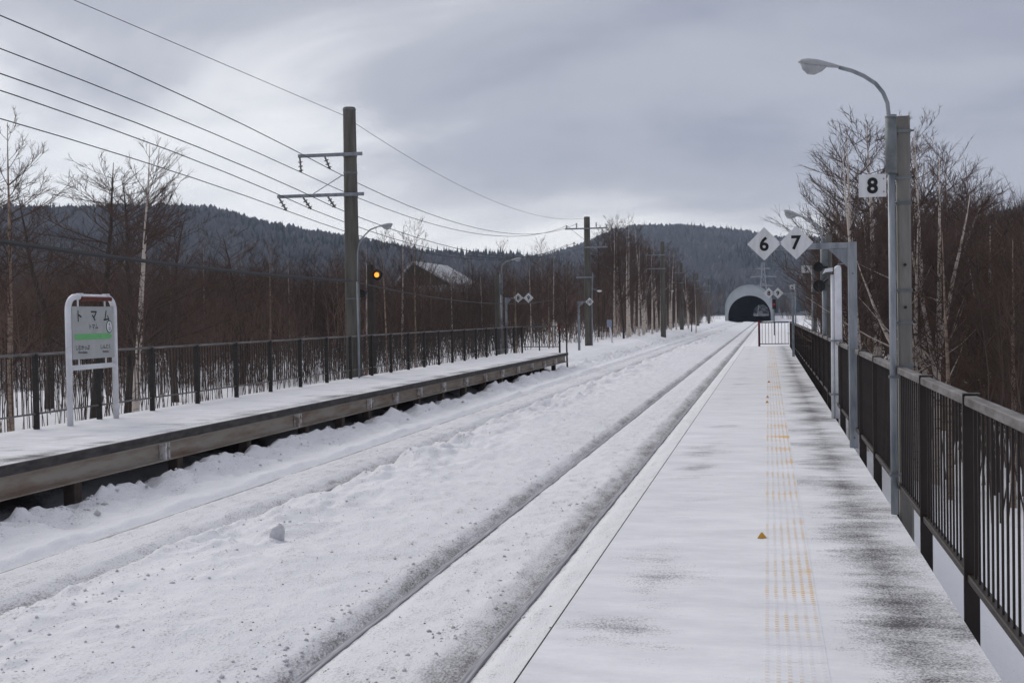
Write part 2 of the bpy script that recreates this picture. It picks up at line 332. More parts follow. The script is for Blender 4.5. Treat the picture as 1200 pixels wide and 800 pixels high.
# ------------------------------------------------------------------ ground
PROF = np.array([(-900, -.3), (-60, -.3), (-14, -.35), (-11.3, -.2), (-10.8, .22), (-9.6, .12), (-8.95, -.12), (-8.65, .06), (-8.38, .20), (-7.85, .04), (-7.40, .04), (-7.28, -.03), (-7.16, -.04), (-7.04, .03), (-6.6, .05),
                 (-6.38, .03), (-6.22, -.05), (-6.02, -.055), (-5.76, -.03), (-5.66, .12), (-5.56, .18), (-5.2, .20), (-4.4, .17), (-3.6, .10), (-3.22, .05), (-3.10, -.005), (-3.085, -.03), (-3.015, -.03), (-2.985, -.005), (-2.90, .015), (-2.75, .03),
                 (-2.5, .035), (-2.24, .05), (-2.06, .0), (-2.005, -.03), (-1.935, -.03), (-1.90, -.005), (-1.80, .04), (-1.3, .12), (-1.05, .10), (-.85, -.3), (1.2, -.45), (3, -.8), (8, -1.0), (60, -1.0), (900, -1.0)])
OPEN = np.array([(-900, .4), (-60, .4), (-14, .35), (-10.5, .45), (-9.4, .40), (-8.6, .20), (-8.0, .06)])   # left bank past the end of the old platform
OPENR = np.array([(-1.75, .07), (-1.0, .22), (0.5, .25), (3, .1), (8, -.2), (60, -.5), (900, -.5)])
def gh(x, y, rough=True):
    x = np.asarray(x, float); y = np.asarray(y, float)
    # the plough edge wanders a little
    wob = (fbm(y * 0.42, y * 0 + 3, 4, 5) - 0.5) * 0.55 * np.exp(-((x + 5.7) / 0.5) ** 2)
    h = np.interp(x + wob, PROF[:, 0], PROF[:, 1])
    t = np.clip((y - 54) / 6, 0, 1); t = t * t * (3 - 2 * t)
    h = np.where(x < -8.0, h * (1 - t) + np.interp(x, OPEN[:, 0], OPEN[:, 1]) * t, h)
    t2 = np.clip((y - 62.3) / 1.5, 0, 1)
    h = np.where(x > -1.75, h * (1 - t2) + np.interp(x, OPENR[:, 0], OPENR[:, 1]) * t2, h)
    if rough:
        on = np.exp(-np.minimum(np.abs(x + 3.05), np.minimum(np.abs(x + 1.97), np.minimum(np.abs(x + 7.2), np.abs(x + 6.07)))) / 0.06)
        amp = 0.045 + 0.09 * np.exp(-((x + 5.35) / 0.55) ** 2) + 0.13 * np.exp(-((x + 8.35) / 0.4) ** 2) + 0.02 * np.exp(-((x + 2.2) / .15) ** 2)
        amp = np.where(x > -4.6, amp * np.interp(x, [-4.6, -3.9], [1.0, 0.42]), amp); amp = np.where((x < -6.0) & (x > -7.4), 0.018, amp); amp = amp * (0.45 + 1.1 * fbm(x * 0.55, y * 0.4, 2, 31))
        n = (fbm(x * 1.9, y * 1.5, 4, 1) - 0.5) * amp * 2.4
        c = np.clip(fbm(x * 5.0, y * 4.2, 2, 9) - 0.60, 0, 1) * 1.6 * amp            # clods
        f = ((vnoise(x * 13, y * 10, 3) - 0.5) * 0.030 + (vnoise(x * 27, y * 22, 4) - 0.5) * 0.016) * (0.25 + amp * 5)
        big = (fbm(x * 0.12, y * 0.12, 3, 12) - 0.5) * np.where(np.abs(x + 4.8) < 5, 0.0, np.clip((np.abs(x + 4.8) - 6) / 8, 0, 1)) * 0.7
        h = h + (n + c + f) * (1 - 0.9 * on) + big
    return h
fx = np.concatenate([np.arange(-9.0, -0.8, 0.037)])
lx = -9.0 - np.cumsum(0.06 * 1.10 ** np.arange(75)); rx = -0.8 + np.cumsum(0.10 * 1.11 ** np.arange(68))
gx = np.concatenate([lx[lx > -1600][::-1], fx, rx[rx < 1400]])
gy = [-25, -15, -8, -3, 0, 2, 3]; y_ = 4.0
while y_ < 330: gy.append(y_); y_ += max(0.036, y_ * 0.0062)
while y_ < 3200: gy.append(y_); y_ *= 1.08
gy = np.array(gy); GX, GY = np.meshgrid(gx, gy)
GZ = gh(GX, GY)
nx, ny = len(gx), len(gy); idx = np.arange(nx * ny).reshape(ny, nx)
q = np.stack([idx[:-1, :-1], idx[:-1, 1:], idx[1:, 1:], idx[1:, :-1]], -1).reshape(-1, 4)
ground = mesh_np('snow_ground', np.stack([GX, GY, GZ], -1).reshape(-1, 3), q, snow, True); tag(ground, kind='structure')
dirt_shade = np.zeros_like(GX)
for xr, wl, wr, k in ((-3.05, .20, .09, 1.0), (-1.97, .26, .08, 1.1), (-6.15, .22, .30, .95), (-7.2, .09, .09, .7)):
    d = GX - xr; dirt_shade = np.maximum(dirt_shade, k * np.where(d < 0, np.exp(-(d / wl) ** 2), np.exp(-(d / wr) ** 2)))
dirt_shade = np.maximum(dirt_shade, 0.36 * ((GX > -3.05) & (GX < -1.97)))
dirt_shade = np.maximum(dirt_shade, 0.46 * ((GX > -7.2) & (GX < -6.0)))
dirt_shade = np.maximum(dirt_shade, 0.40 * np.exp(-((GX + 5.6) / .5) ** 2)); dirt_shade = np.maximum(dirt_shade, 0.32 * np.exp(-((GX + 8.2) / .6) ** 2))
dirt_shade = np.maximum(dirt_shade, 0.30 * ((GX > -5.6) & (GX < -1.1)))
dirt_shade *= 0.65 + 0.7 * fbm(GX * 1.3, GY * 0.5, 3, 20)
dirt_shade = np.where((GX < -9.5) | (GX > -0.8), 0.0, dirt_shade)
soil_shade = np.clip((-8.72 - GX) / .12, 0, 1) * np.clip((GX + 10.9) / .3, 0, 1) * (GY < 55)   # bare earth the old platform keeps dry, with under-slab shade painted in
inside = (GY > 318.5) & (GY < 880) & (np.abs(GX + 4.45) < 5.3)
dirt_shade = np.maximum(dirt_shade, 4.0 * inside)  # ground inside the tunnel takes the darkest ground tone
dirt_shade = np.maximum(dirt_shade, soil_shade * (0.25 + 1.5 * np.clip((fbm(GX * .7, GY * .5, 3, 44) - .42) * 6, 0, 1)))
a = ground.data.attributes.new('dirt_shade', 'FLOAT', 'POINT'); a.data.foreach_set('value', dirt_shade.ravel().astype(np.float32))

def lumps(name, xs, ys, ss, m, sink=0.3):
    base = np.array([(1, 0, 0), (-1, 0, 0), (0, 1, 0), (0, -1, 0), (0, 0, 1), (0, 0, -1)], float)
    fc = np.array([(0, 2, 4), (2, 1, 4), (1, 3, 4), (3, 0, 4), (2, 0, 5), (1, 2, 5), (3, 1, 5), (0, 3, 5)])
    n = len(xs); zs = gh(xs, ys)
    jit = 0.6 + 0.7 * RNG.random((n, 6, 1)); rot = RNG.random(n) * 6.28
    v = base[None] * jit * ss[:, None, None]; c, s = np.cos(rot)[:, None], np.sin(rot)[:, None]
    X = v[:, :, 0] * c - v[:, :, 1] * s + xs[:, None]; Y = v[:, :, 0] * s + v[:, :, 1] * c + ys[:, None]
    Z = v[:, :, 2] * 0.75 + (zs + ss * (0.5 - sink))[:, None]
    o = mesh_np(name, np.stack([X, Y, Z], -1).reshape(-1, 3), (fc[None] + 6 * np.arange(n)[:, None, None]).reshape(-1, 3), m, True)
    return o
def ysamp(n, a, b): return 1 / (RNG.random(n) * (1 / a - 1 / b) + 1 / b)
n1 = 2200; ys = ysamp(n1, 6, 45)
pick = RNG.random(n1)
xs = np.where(pick < .40, -5.45 + RNG.normal(0, .45, n1), np.where(pick < .62, -8.25 + RNG.normal(0, .22, n1), np.where(pick < .8, -3.3 + RNG.normal(0, .12, n1), -2.3 + RNG.normal(0, .16, n1))))
xs = np.where(np.abs(xs + 3.05) < .07, xs - .2, xs); xs = np.where(np.abs(xs + 1.97) < .07, xs - .15, xs)
tag(lumps('snow_clods', xs, ys, 0.005 + 0.020 * RNG.random(n1) ** 4 + 0.035 * (pick > .40) * (pick < .62) * RNG.random(n1) ** 2, clod_mat), 'small grey clods of snow thrown up beside the rails', 'snow clods', kind='stuff')
n2 = 900; ys = ysamp(n2, 5.5, 32); xs = -5.8 + 4.6 * RNG.random(n2)
tag(lumps('grit_crumbs', xs, ys, 0.003 + 0.009 * RNG.random(n2) ** 3, lumps_mat), 'dark crumbs of dirty ice scattered over the track snow', 'grit', kind='stuff')
p = atz(322, 634, 0.16)
mb = MB(); rings = []
for t_, r_ in ((0, .075), (.2, .10), (.45, .092), (.7, .085), (.88, .066), (.97, .04), (1, .015)):
    rings.append([(p[0] + r_ * 0.85 * math.cos(k) * (1 + .22 * math.sin(3 * k + 2 * t_)) + .03 * t_, p[1] + r_ * .8 * math.sin(k) * (1 + .2 * math.cos(2 * k)), 0.12 + .21 * t_ + .015 * t_ * math.sin(k + 1)) for k in (2 * math.pi * i / 9 for i in range(9))])
tag(mb.loft(rings).build('ice_chunk', ice_mat, base=(p[0], p[1], .15)), 'grey translucent lump of ice on the snow ridge between the tracks', 'ice chunk')

# ------------------------------------------------------------------ rails
for xr, lab in ((-3.05, 'left rail of the near track, lying in a dirty groove'), (-1.97, 'right rail of the near track, closest to the near platform'),
                (-7.2, 'rail of the far track closest to the far platform'), (-6.07, 'rail of the far track beside the snow ridge')):
    mb = MB(); sec = [(-.06, -.15), (.06, -.15), (.06, -.135), (.012, -.11), (.012, -.04), (.033, -.03), (.033, -.006), (.026, 0), (-.026, 0), (-.033, -.006), (-.033, -.03), (-.012, -.04), (-.012, -.11), (-.06, -.135)]
    dz = -0.012 if xr > -4 else -0.02
    mb.loft([[(xr + a_, yy, b_ + dz) for a_, b_ in sec] for yy in (-10, 5, 20, 60, 150, 320, 930)])
    tag(mb.build('rail', rail_steel, base=(xr, 5, 0)), lab, 'rail', 'rails of the two tracks')

# ------------------------------------------------------------------ near platform with tactile tiles
XL, XR, YE = -1.11, 0.97, 62.0
pr = empty('station_platform', (0, 5, 0), 'snow dusted asphalt platform with a yellow tactile strip beside the dark fence', 'platform')
mb = MB(); mb.box(XL + .02, XR, 1.0, YE, ZP - .22, ZP - .001); mb.build('slab', slab_edge, pr)
mb = MB(); mb.v += [(XL + .0065, 1.0, ZP), (XR, 1.0, ZP), (XR, YE, ZP), (XL + .0065, YE, ZP)]; mb.f.append((0, 1, 2, 3)); mb.build('thin_snow_surface', plat_mat, pr)
nk = 20; kl = (YE - 1.0) / nk; k0 = MB().bev(XL - .003, XL + .006, 1.0 + .004, 1.0 + kl - .004, ZP - .2, ZP + .001, .002).build('edge_strip', slab_edge, pr)
for i in range(1, nk):
    o = k0.copy(); COL.objects.link(o); o.location = (0, i * kl, 0)
for s_ in range(31):
    yy = 2 + s_ * 2.0
    if s_ == 0: pl0 = MB().box(-.9, -.7, yy - .1, yy + .1, -.5, ZP - .22).build('support_post', pile_mat, pr)
    else:
        o = pl0.copy(); COL.objects.link(o); o.location = (0, s_ * 2.0, 0)
def tile_mesh():
    mb = MB(); mb.box(-.148, .148, -.148, .148, 0, .0015)
    for i in range(6):
        for j in range(6):
            cx, cy = -.125 + .05 * i, -.125 + .05 * j
            a_ = [(cx + .016 * math.cos(k), cy + .016 * math.sin(k), .0015) for k in (math.pi * t_ / 3 for t_ in range(6))]
            b_ = [(cx + .010 * math.cos(k), cy + .010 * math.sin(k), .0031) for k in (math.pi * t_ / 3 for t_ in range(6))]
            b0 = len(mb.v); mb.v += a_ + b_
            mb.f += [(b0 + k, b0 + (k + 1) % 6, b0 + 6 + (k + 1) % 6, b0 + 6 + k) for k in range(6)] + [tuple(b0 + 6 + k for k in range(6))]
    return mb
t0 = tile_mesh().build('tactile_tile', tile_mat, None); t0.parent = pr; OFF[t0.name] = (0.1, 4.6, ZP + .0005)
t0.location = Vector((0.1, 4.6, ZP + .0005)) - Vector(OFF[pr.name])
for i in range(1, 190): inst(t0, pr, (0.1, 4.6 + .3 * i, ZP + .0005))
for (px, py), lab in (((893, 628), 'largest nearest yellow triangle mark on the platform snow'), ((899, 470), 'middle small yellow triangle mark on the platform snow'),
                      ((899.5, 464), 'small yellow triangle mark just past another on the platform'), ((901, 446), 'farthest yellow triangle mark beside the tactile strip')):
    c = atz(px, py + 2, ZP); s_ = .032
    mb = MB(); b0 = [(c[0] - s_, c[1] - .03, ZP + .002), (c[0] + s_, c[1] - .03, ZP + .002), (c[0] + s_ * .9, c[1] + .05, ZP + .002), (c[0] - s_ * .9, c[1] + .05, ZP + .002)]
    t1 = [(c[0] - .006, c[1] - .01, ZP + .042), (c[0] + .006, c[1] - .01, ZP + .042), (c[0] + .006, c[1] + .04, ZP + .03), (c[0] - .006, c[1] + .04, ZP + .03)]
    mb.loft([b0, t1]); tag(mb.build('door_marker', yellow_paint, base=(c[0], c[1], ZP)), lab, 'marker', 'yellow door markers on the near platform')

# ------------------------------------------------------------------ fences
def fence(x, y0, n, sp, z0, label, mp_, mr, mbal, side, bottom_z, group=None):
    """posts with rails and balusters between; side=+1 puts the post outside (+X)"""
    f = empty('fence', (x, y0, z0), label, 'fence')
    zt = z0 + 1.15
    w = .078
    p0 = MB().bev(x, x + side * w, y0 - .011, y0 + .011, z0 - .55, zt + .012, .002) if side > 0 else MB().bev(x - w, x, y0 - .03, y0 + .03, z0 - .25, zt - .01, .003)
    p0 = p0.build('post', mp_, f)
    c0 = MB().bev(min(x, x + side * (w + .006)), max(x, x + side * (w + .006)), y0 - .02, y0 + .02, zt + .0125, zt + .02, .002).build('cap', mr, p0)
    for i in range(1, n + 1):
        o = p0.copy(); COL.objects.link(o); o.location = (0, i * sp, 0)
        d = c0.copy(); COL.objects.link(d); d.parent = o
    xm = x + side * .04
    tw_ = .032 if side > 0 else .020
    rail_t = MB().bev(xm - tw_, xm + tw_, y0 + .013, y0 + sp - .013, zt - (.045 if side > 0 else .03), zt + .006, .006).build('top_rail', mr, f)
    bw_ = .024 if side > 0 else .016
    rail_b = MB().bev(xm - bw_, xm + bw_, y0 + .013, y0 + sp - .013, bottom_z - (.04 if side > 0 else .026), bottom_z, .005).build('bottom_rail', mp_ if side > 0 else mr, f)
    nb = 14; cnt = 0; bal = None; rest = MB(); bw = .0055 if side > 0 else .006
    for i in range(n):
        if i:
            for r_ in (rail_t, rail_b):
                o = r_.copy(); COL.objects.link(o); o.location = (0, i * sp, 0)
        for k in range(nb):
            yy = y0 + i * sp + (k + 1) * sp / (nb + 1)
            if cnt < 300:
                if bal is None: bal = MB().box(xm - bw, xm + bw, yy - bw, yy + bw, bottom_z - .005, zt - .044).build('baluster', mbal, f); yb = yy
                else:
                    o = bal.copy(); COL.objects.link(o); o.location = (0, yy - yb, 0)
            else: rest.box(xm - bw, xm + bw, yy - bw, yy + bw, bottom_z - .005, zt - .044)
            cnt += 1
    if rest.v: tag(rest.build('far_balusters', mbal, f), kind='stuff')
    return f
fence(XR + .006, 1.12, 31, 1.932, ZP, 'dark brown railing along the right edge of the near platform', bronze, bronze_rail, bronze, 1, 0.985)
fence(-10.9, 12.05, 24, 1.87, ZP, 'weathered dark railing along the back of the far platform', old_fence, old_rail, old_fence, -1, 1.0)
# cross railing at the end of the near platform
ce = empty('end_railing', (-0.42, 61.5, ZP), 'short open railing with dark red post across the platform end', 'railing')
MB().bev(-.47, -.37, 61.45, 61.55, ZP, ZP + 1.2, .01).build('end_post', red_paint, ce)
MB().bev(-.37, .96, 61.47, 61.53, ZP + 1.10, ZP + 1.16, .006).build('top_rail', bronze, ce)
MB().bev(-.37, .96, 61.48, 61.52, ZP + .10, ZP + .14, .006).build('bottom_rail', bronze, ce)
b0 = MB().box(-.29, -.27, 61.49, 61.51, ZP + .14, ZP + 1.10).build('baluster', bronze, ce)
for i in range(1, 9):
    o = b0.copy(); COL.objects.link(o); o.location = (i * .15, 0, 0)
MB().bev(-.45, -.39, 61.43, 61.448, ZP + 1.02, ZP + 1.18, .004).build('red_plate', mat('signal_red', (.42, .02, .04), None, .5), ce)
# cross railing at the end of the far platform
ye = 56.7
le = empty('end_railing', (-10.0, ye, ZP), 'railing panel with a red topped post closing the far platform end', 'railing')
MB().bev(-9.22, -9.14, ye - .04, ye + .04, ZP - .3, ZP + 1.22, .005).build('end_post', old_fence, le)
MB().bev(-9.235, -9.125, ye - .06, ye - .045, ZP + .95, ZP + 1.2, .004).build('red_plate', rust_red, le)
MB().bev(-10.85, -9.22, ye - .03, ye + .03, ZP + 1.1, ZP + 1.15, .006).build('top_rail', old_rail, le)
MB().bev(-10.85, -9.22, ye - .02, ye + .02, ZP + .2, ZP + .24, .006).build('bottom_rail', old_rail, le)
b0 = MB().box(-10.76, -10.74, ye - .01, ye + .01, ZP + .24, ZP + 1.1).build('baluster', old_fence, le)
for i in range(1, 12):
    o = b0.copy(); COL.objects.link(o); o.location = (i * .125, 0, 0)

# ------------------------------------------------------------------ far platform on steel beams
XF, YF0, YF1 = -8.55, 6.0, 54.8
fp = empty('raised_platform', (XF - 1.2, 20, 0), 'narrow snowy platform on rusty steel beams across the far track', 'platform')
MB().box(-11.15, XF + .001, YF0, YF1, ZP - .12, ZP - .002).build('slab', slab_edge, fp)
mb = MB(); mb.v += [(-11.15, YF0, ZP), (XF, YF0, ZP), (XF, YF1, ZP), (-11.15, YF1, ZP)]; mb.f.append((0, 1, 2, 3)); mb.build('thin_snow_surface', lplat_mat, fp)
joints = [6.0, 11.6, 17.15, 22.5, 26.9, 28.9, 31.0, 33.4, 36.0, 38.6, 41.2, 43.9, 46.5, 49.2, 51.9, YF1]
zb0, zb1 = ZP - .395, ZP - .122
def edge_nosing(y0, y1):
    return MB().bev(XF + .002, XF + .05, y0 + .004, y1 - .004, ZP - .118, ZP + .003, .006)
for i in range(len(joints) - 1):
    y0, y1 = joints[i], joints[i + 1]
    edge_nosing(y0, y1).build('edge_nosing', slab_edge, fp)
    mb = MB(); xw = XF - .10
    sec = [(xw, zb0), (xw + .13, zb0), (xw + .13, zb0 + .014), (xw + .03, zb0 + .028), (xw + .012, zb0 + .05), (xw + .012, zb1 - .05), (xw + .03, zb1 - .028), (xw + .13, zb1 - .014), (xw + .13, zb1), (xw, zb1)]
    mb.loft([[(a_, yy, b_) for a_, b_ in sec] for yy in (y0 + .01, y1 - .01)])
    mb.build('beam', beam_mat, fp)
    if i:
        s_ = MB(); w = .05
        s_.bev(xw + .02, xw + .12, y0 - w - .04, y0 - .04, zb0 + .016, zb1 - .016, .003)
        s_.build('stiffener', beam_frost, fp)
        s_ = MB(); s_.bev(xw + .02, xw + .125, y0 + .03, y0 + .045, zb0 + .016, zb1 - .016, .003); s_.build('stiffener', beam_frost, fp)
    # pile under each joint, with a foot
    for yy in ([y0 + .5, (y0 + y1) / 2 + .4] if y1 - y0 > 4 else [y0]):
        if yy < 7: continue
        m_ = MB(); m_.bev(xw - .10, xw + .06, yy - .09, yy + .09, -.5, zb0 - .001, .01); m_.build('pile', pile_mat, fp)
m_ = MB(); m_.box(-10.95, -10.75, YF0, YF1, zb0, zb1 - .002); m_.build('rear_beam', pile_mat, fp)

# ------------------------------------------------------------------ station name board
sb = empty('station_sign', (-10.76, 19.0, ZP), 'white framed station name board with green band on the far platform', 'sign')
ya, yb, xs_, zt = 18.28, 19.72, -10.74, ZP + 2.02
arc = [(xs_, ya, ZP - .02), (xs_, ya, zt - .22)] + [(xs_, ya + .22 - .22 * math.cos(k), zt - .22 + .22 * math.sin(k)) for k in (R(15 * i) for i in range(1, 7))]
arc2 = [(xs_, yb - .22 + .22 * math.sin(k), zt - .22 + .22 * math.cos(k)) for k in (R(15 * i) for i in range(0, 7))] + [(xs_, yb, ZP - .02)]
MB().tube(arc + arc2, .048, 10).build('frame', white_paint, sb, True)
MB().tube([(xs_, ya + .03, ZP + .90), (xs_, yb - .03, ZP + .90)], .042, 10).build('crossbar', white_paint, sb, True)
for yy in (ya + .3, yb - .3):
    MB().tube([(xs_, yy, ZP + .93), (xs_, yy, ZP + 1.05)], .014, 6).build('lower_hanger', white_paint, sb)
    MB().tube([(xs_, yy, zt - .17), (xs_, yy, zt - .02)], .016, 6).build('upper_hanger', white_paint, sb)
by0, by1, bz0, bz1 = ya + .07, yb - .07, ZP + 1.03, ZP + 1.87
bd = MB().bev(xs_ - .03, xs_ + .03, by0, by1, bz0, bz1, .006).build('board', board_face, sb)
xf = xs_ + .033
H_ = bz1 - bz0; ym = (by0 + by1) / 2
for ch, yy in (('ト', by0 + .22), ('マ', ym + .01), ('ム', by1 - .24)): text('lettering', ch, .215, black_ink, bd, (xf, yy, bz1 - .155), '+X', .018)
text('lettering', 'トマム', .10, black_ink, bd, (xf, ym, bz1 - .325), '+X', .012)
MB().prism([(0, 0), (by1 - by0 - .22, 0), (by1 - by0 - .14, .045), (by1 - by0 - .22, .09), (0, .09)], ((xf - .002, by0 + .07, bz1 - .53), (0, 1, 0), (0, 0, 1)), .004).build('green_band', green_ink, bd)
text('lettering', 'しむかっぷ', .088, black_ink, bd, (xf, by0 + .30, bz0 + .185), '+X', .012)
text('lettering', 'しんとく', .088, black_ink, bd, (xf, by1 - .29, bz0 + .185), '+X', .012)
text('lettering', 'Shimukappu', .058, black_ink, bd, (xf, by0 + .30, bz0 + .105), '+X', .004)
text('lettering', 'Shintoku', .058, black_ink, bd, (xf, by1 - .29, bz0 + .105), '+X', .004)
cy, cz = by1 - .155, bz1 - .33
ell = lambda r1, r2: [(r1 * math.cos(k), r2 * math.sin(k)) for k in (2 * math.pi * i / 24 for i in range(24))]
MB().prism(ell(.098, .105), ((xf - .002, cy, cz), (0, 1, 0), (0, 0, 1)), .003).build('station_number_ring', mat('ring_green', (.03, .12, .05)), bd)
MB().prism(ell(.082, .089), ((xf + .0015, cy, cz), (0, 1, 0), (0, 0, 1)), .002).build('station_number_face', white_paint, bd)
text('lettering', 'K', .075, black_ink, bd, (xf + .006, cy, cz + .038), '+X', .01)
text('lettering', '22', .075, black_ink, bd, (xf + .006, cy, cz - .035), '+X', .01)
lt = MB(); lt.bev(xs_ - .06, xs_ + .07, ya + .33, yb - .18, zt - .06, zt + .005, .012); lt.build('light_housing', rust_red, sb)
for yy in (ya + .36, yb - .25): MB().box(xs_ - .05, xs_ + .05, yy - .03, yy + .03, zt + .008, zt + .06).build('housing_clamp', white_paint, sb)

# ------------------------------------------------------------------ signs on posts
def plate(parent, c, w, h, diamond, body, tsize, bold=.03, nm='sign_plate', th=.012, m=sign_face):
    poly = [(0, -h), (w, 0), (0, h), (-w, 0)] if diamond else [(-w, -h), (w, -h), (w, h), (-w, h)]
    o = MB().prism(poly, ((c[0], c[1], c[2]), (1, 0, 0), (0, 0, 1)), th)   # a x b = -Y : faces the viewer
    pl = o.build(nm, m, parent)
    if body: text('numeral', body, tsize, black_ink, pl, (c[0], c[1] - th - .003, c[2]), '-Y', bold)
    return pl
def gantry(name, y, px_post, px_end, py_bar, zbase, signs, diag, label, w=.05, right=True, group=None):
    b = aty(px_post, py_bar, y); e_ = aty(px_end, py_bar, y); zt_ = b[2]
    g = empty(name, (b[0], y, zbase), label, 'sign post', group)
    MB().bev(b[0] - w, b[0] + w, y - w, y + w, zbase, zt_ + .02, .008).build('post', galv, g)
    sx = 1 if e_[0] > b[0] else -1
    MB().bev(min(b[0] + sx * (w + .002), e_[0]), max(b[0] + sx * (w + .002), e_[0]), y - w * .6, y + w * .6, zt_ - w * 1.1, zt_ + w * .3, .006).build('arm', galv, g)
    MB().prism([(0, 0), (sx * .22, 0), (0, -.22)] if sx < 0 else [(0, 0), (0, -.22), (.22, 0)], ((b[0] + sx * (w + .003), y - .002, zt_ - w * 1.12), (1, 0, 0), (0, 0, 1)), .008).build('gusset', galv, g)
    for dz in (.12, .5, zt_ - zbase - .35): MB().tube([(b[0], y - w - .001, zbase + dz), (b[0], y - w - .014, zbase + dz)], .012, 6).build('bolt', galv_dark, g)
    for (px, py, body) in signs:
        c = aty(px, py, y); c[1] = y - w * .6 - .006
        plate(g, c, diag / 2, diag / 2, True, body, diag * .56)
    return g
gantry('car_position_post', 15.5, 998.5, 880, 285.5, ZP, [(895.5, 286, '6'), (933, 284.5, '7')], .395, 'galvanised post holding the big white diamond signs 6 and 7')
gantry('car_position_post', 47.0, 929, 899, 343.5, ZP, [(901, 343.5, '8'), (911.5, 343.5, '9')], .40, 'distant galvanised post with small diamonds 8 and 9 right of the tunnel', .045)
gantry('car_position_post', 57.5, 593, 622, 349, ZP - .4, [(607.5, 349, '8'), (619.5, 349, '9')], .46, 'grey post with small diamonds 8 and 9 behind the far railing', .05)
gantry('car_position_post', 70, 678, 694, 353.5, .3, [(691, 353.5, '10')], .46, 'grey post with diamond 10 in front of the bracketed concrete pole', .06)

def lamp(name, post_x, y, zbase, pts, head, label, rp=.028, sleeve=None, sign=None, ra=.016, hs=1.0, pole=None, group=None):
    """street lamp: steel post, sleeve, curved arm, cobra head with a glass bowl; pts (px,py) of the arm in the plane y"""
    P = [aty(a_, b_, y) for a_, b_ in pts]
    l = empty(name, (P[0][0], y, zbase), label, 'street lamp', group)
    x0 = P[0][0]; zt_ = P[0][2]
    MB().tube([(x0, y, zbase), (x0, y, zt_)], rp, 10).build('post', galv, l, True)
    if sleeve:
        z0_, z1_ = sleeve; MB().tube([(x0, y, z0_), (x0, y, z1_)], rp * 1.55, 12).build('sleeve', galv_dark, l, True)
        MB().tube([(x0, y, z1_ + .001), (x0, y, z1_ + .02)], rp * 1.62, 12).build('sleeve_cap', galv, l, True)
    MB().tube([tuple(q_) for q_ in P], ra, 8).build('arm', galv, l, True)
    a_ = Vector(P[-1]); b_ = Vector(aty(*head, y)); ax = (b_ - a_); Ln = ax.length; ax.normalize()
    sd = Vector((0, 1, 0)); up = ax.cross(sd); up = up if up.z > 0 else -up
    prof = [(0, .055), (.08, .075), (.3, .12), (.55, .155), (.78, .15), (.93, .10), (1.0, .03)]
    rings = []
    for t_, r_ in prof:
        c = a_ + ax * (Ln * t_); r_ *= Ln
        ring = []
        for i in range(12):
            k = 2 * math.pi * i / 12; v = math.sin(k); ring.append(c + sd * (r_ * math.cos(k)) + up * (r_ * (v * .85 if v > 0 else v * .30)))
        rings.append(ring)
    h = MB().loft(rings).build('lamp_head', lamp_shell, l, True)
    rings = []
    for t_, d_ in ((.30, .02), (.38, .13), (.55, .24), (.72, .25), (.86, .15), (.93, .02)):
        c = a_ + ax * (Ln * t_); w_ = .115 * Ln
        rings.append([c + sd * (w_ * math.cos(k)) - up * (Ln * (.02 + d_ * max(0, math.sin(k)))) for k in (math.pi * i / 8 for i in range(9))])
    MB().loft(rings).build('glass_bowl', glass_bowl, h, True)
    return l
def square_pole(name, x, y, z0, z1, w, label, m=concrete, bands=(), group=None):
    g = empty(name, (x, y, z0), label, 'pole', group)
    r = lambda s_: [(-s_, -s_ + .015), (-s_ + .015, -s_), (s_ - .015, -s_), (s_, -s_ + .015), (s_, s_ - .015), (s_ - .015, s_), (-s_ + .015, s_), (-s_, s_ - .015)]
    MB().loft([[(x + a_, y + b_, zz_) for a_, b_ in r(s_)] for zz_, s_ in ((z0, w / 2 * 1.06), (z1, w / 2))]).build('shaft', m, g)
    for zb_ in bands:
        q_ = w / 2 * 1.06 + .004
        MB().box(x - q_, x + q_, y - q_, y + q_, zb_ - .012, zb_ + .012).build('band', galv_dark, g)
        MB().tube([(x - q_ - .03, y - q_ + .01, zb_), (x + q_ + .02, y - q_ + .01, zb_)], .007, 6).build('bolt', dark_metal, g)
    return g
# near lamp with plate 8 and its concrete pole
yl = 10.43
l1 = lamp('platform_lamp', 0, yl, ZP, [(1044.5, 200), (1041.5, 136), (1040, 121), (1035, 109), (1026, 98), (1012, 89), (998, 83), (983, 79)], (935, 73), 'nearest curved arm platform lamp with plate 8 on its post', .028,
          (aty(1042, 203, yl)[2], aty(1042, 138, yl)[2]))
c = aty(1022, 218, yl); c[1] = yl - .02; P8 = OFF[l1.name]
for zz_ in (1.05, 1.82): MB().box(P8[0] - .034, P8[0] + .06, yl - .034, yl + .034, zz_, zz_ + .02).build('fence_clamp', galv_dark, l1)
pl8 = plate(l1, c, .103, .088, False, '8', .165, .035)
for dz in (-.05, .05): MB().tube([(c[0] + .085, yl - .034, c[2] + dz), (c[0] + .085, yl - .04, c[2] + dz)], .006, 6).build('rivet', galv_dark, pl8)
cx = aty(1059.3, 300, yl + .12)[0]; zt1 = aty(1057, 137, yl + .12)[2]
cp = square_pole('concrete_post', cx, yl + .12, -.6, zt1, .103, 'square concrete post clamped behind the nearest platform lamp', concrete, [aty(1057, q_, yl)[2] for q_ in (152, 207, 237, 340, 378, 430)])
for q_ in (152, 205):
    zz_ = aty(1050, q_, yl)[2]; MB().box(cx - .10, cx - .06, yl + .02, yl + .13, zz_ - .03, zz_ + .03).build('lamp_bracket', galv_dark, cp)
for q_ in (310, 360):
    zz_ = aty(1057, q_, yl)[2]; MB().tube([(cx, yl + .064, zz_), (cx, yl + .03, zz_)], .012, 6).build('bolt', dark_metal, cp)
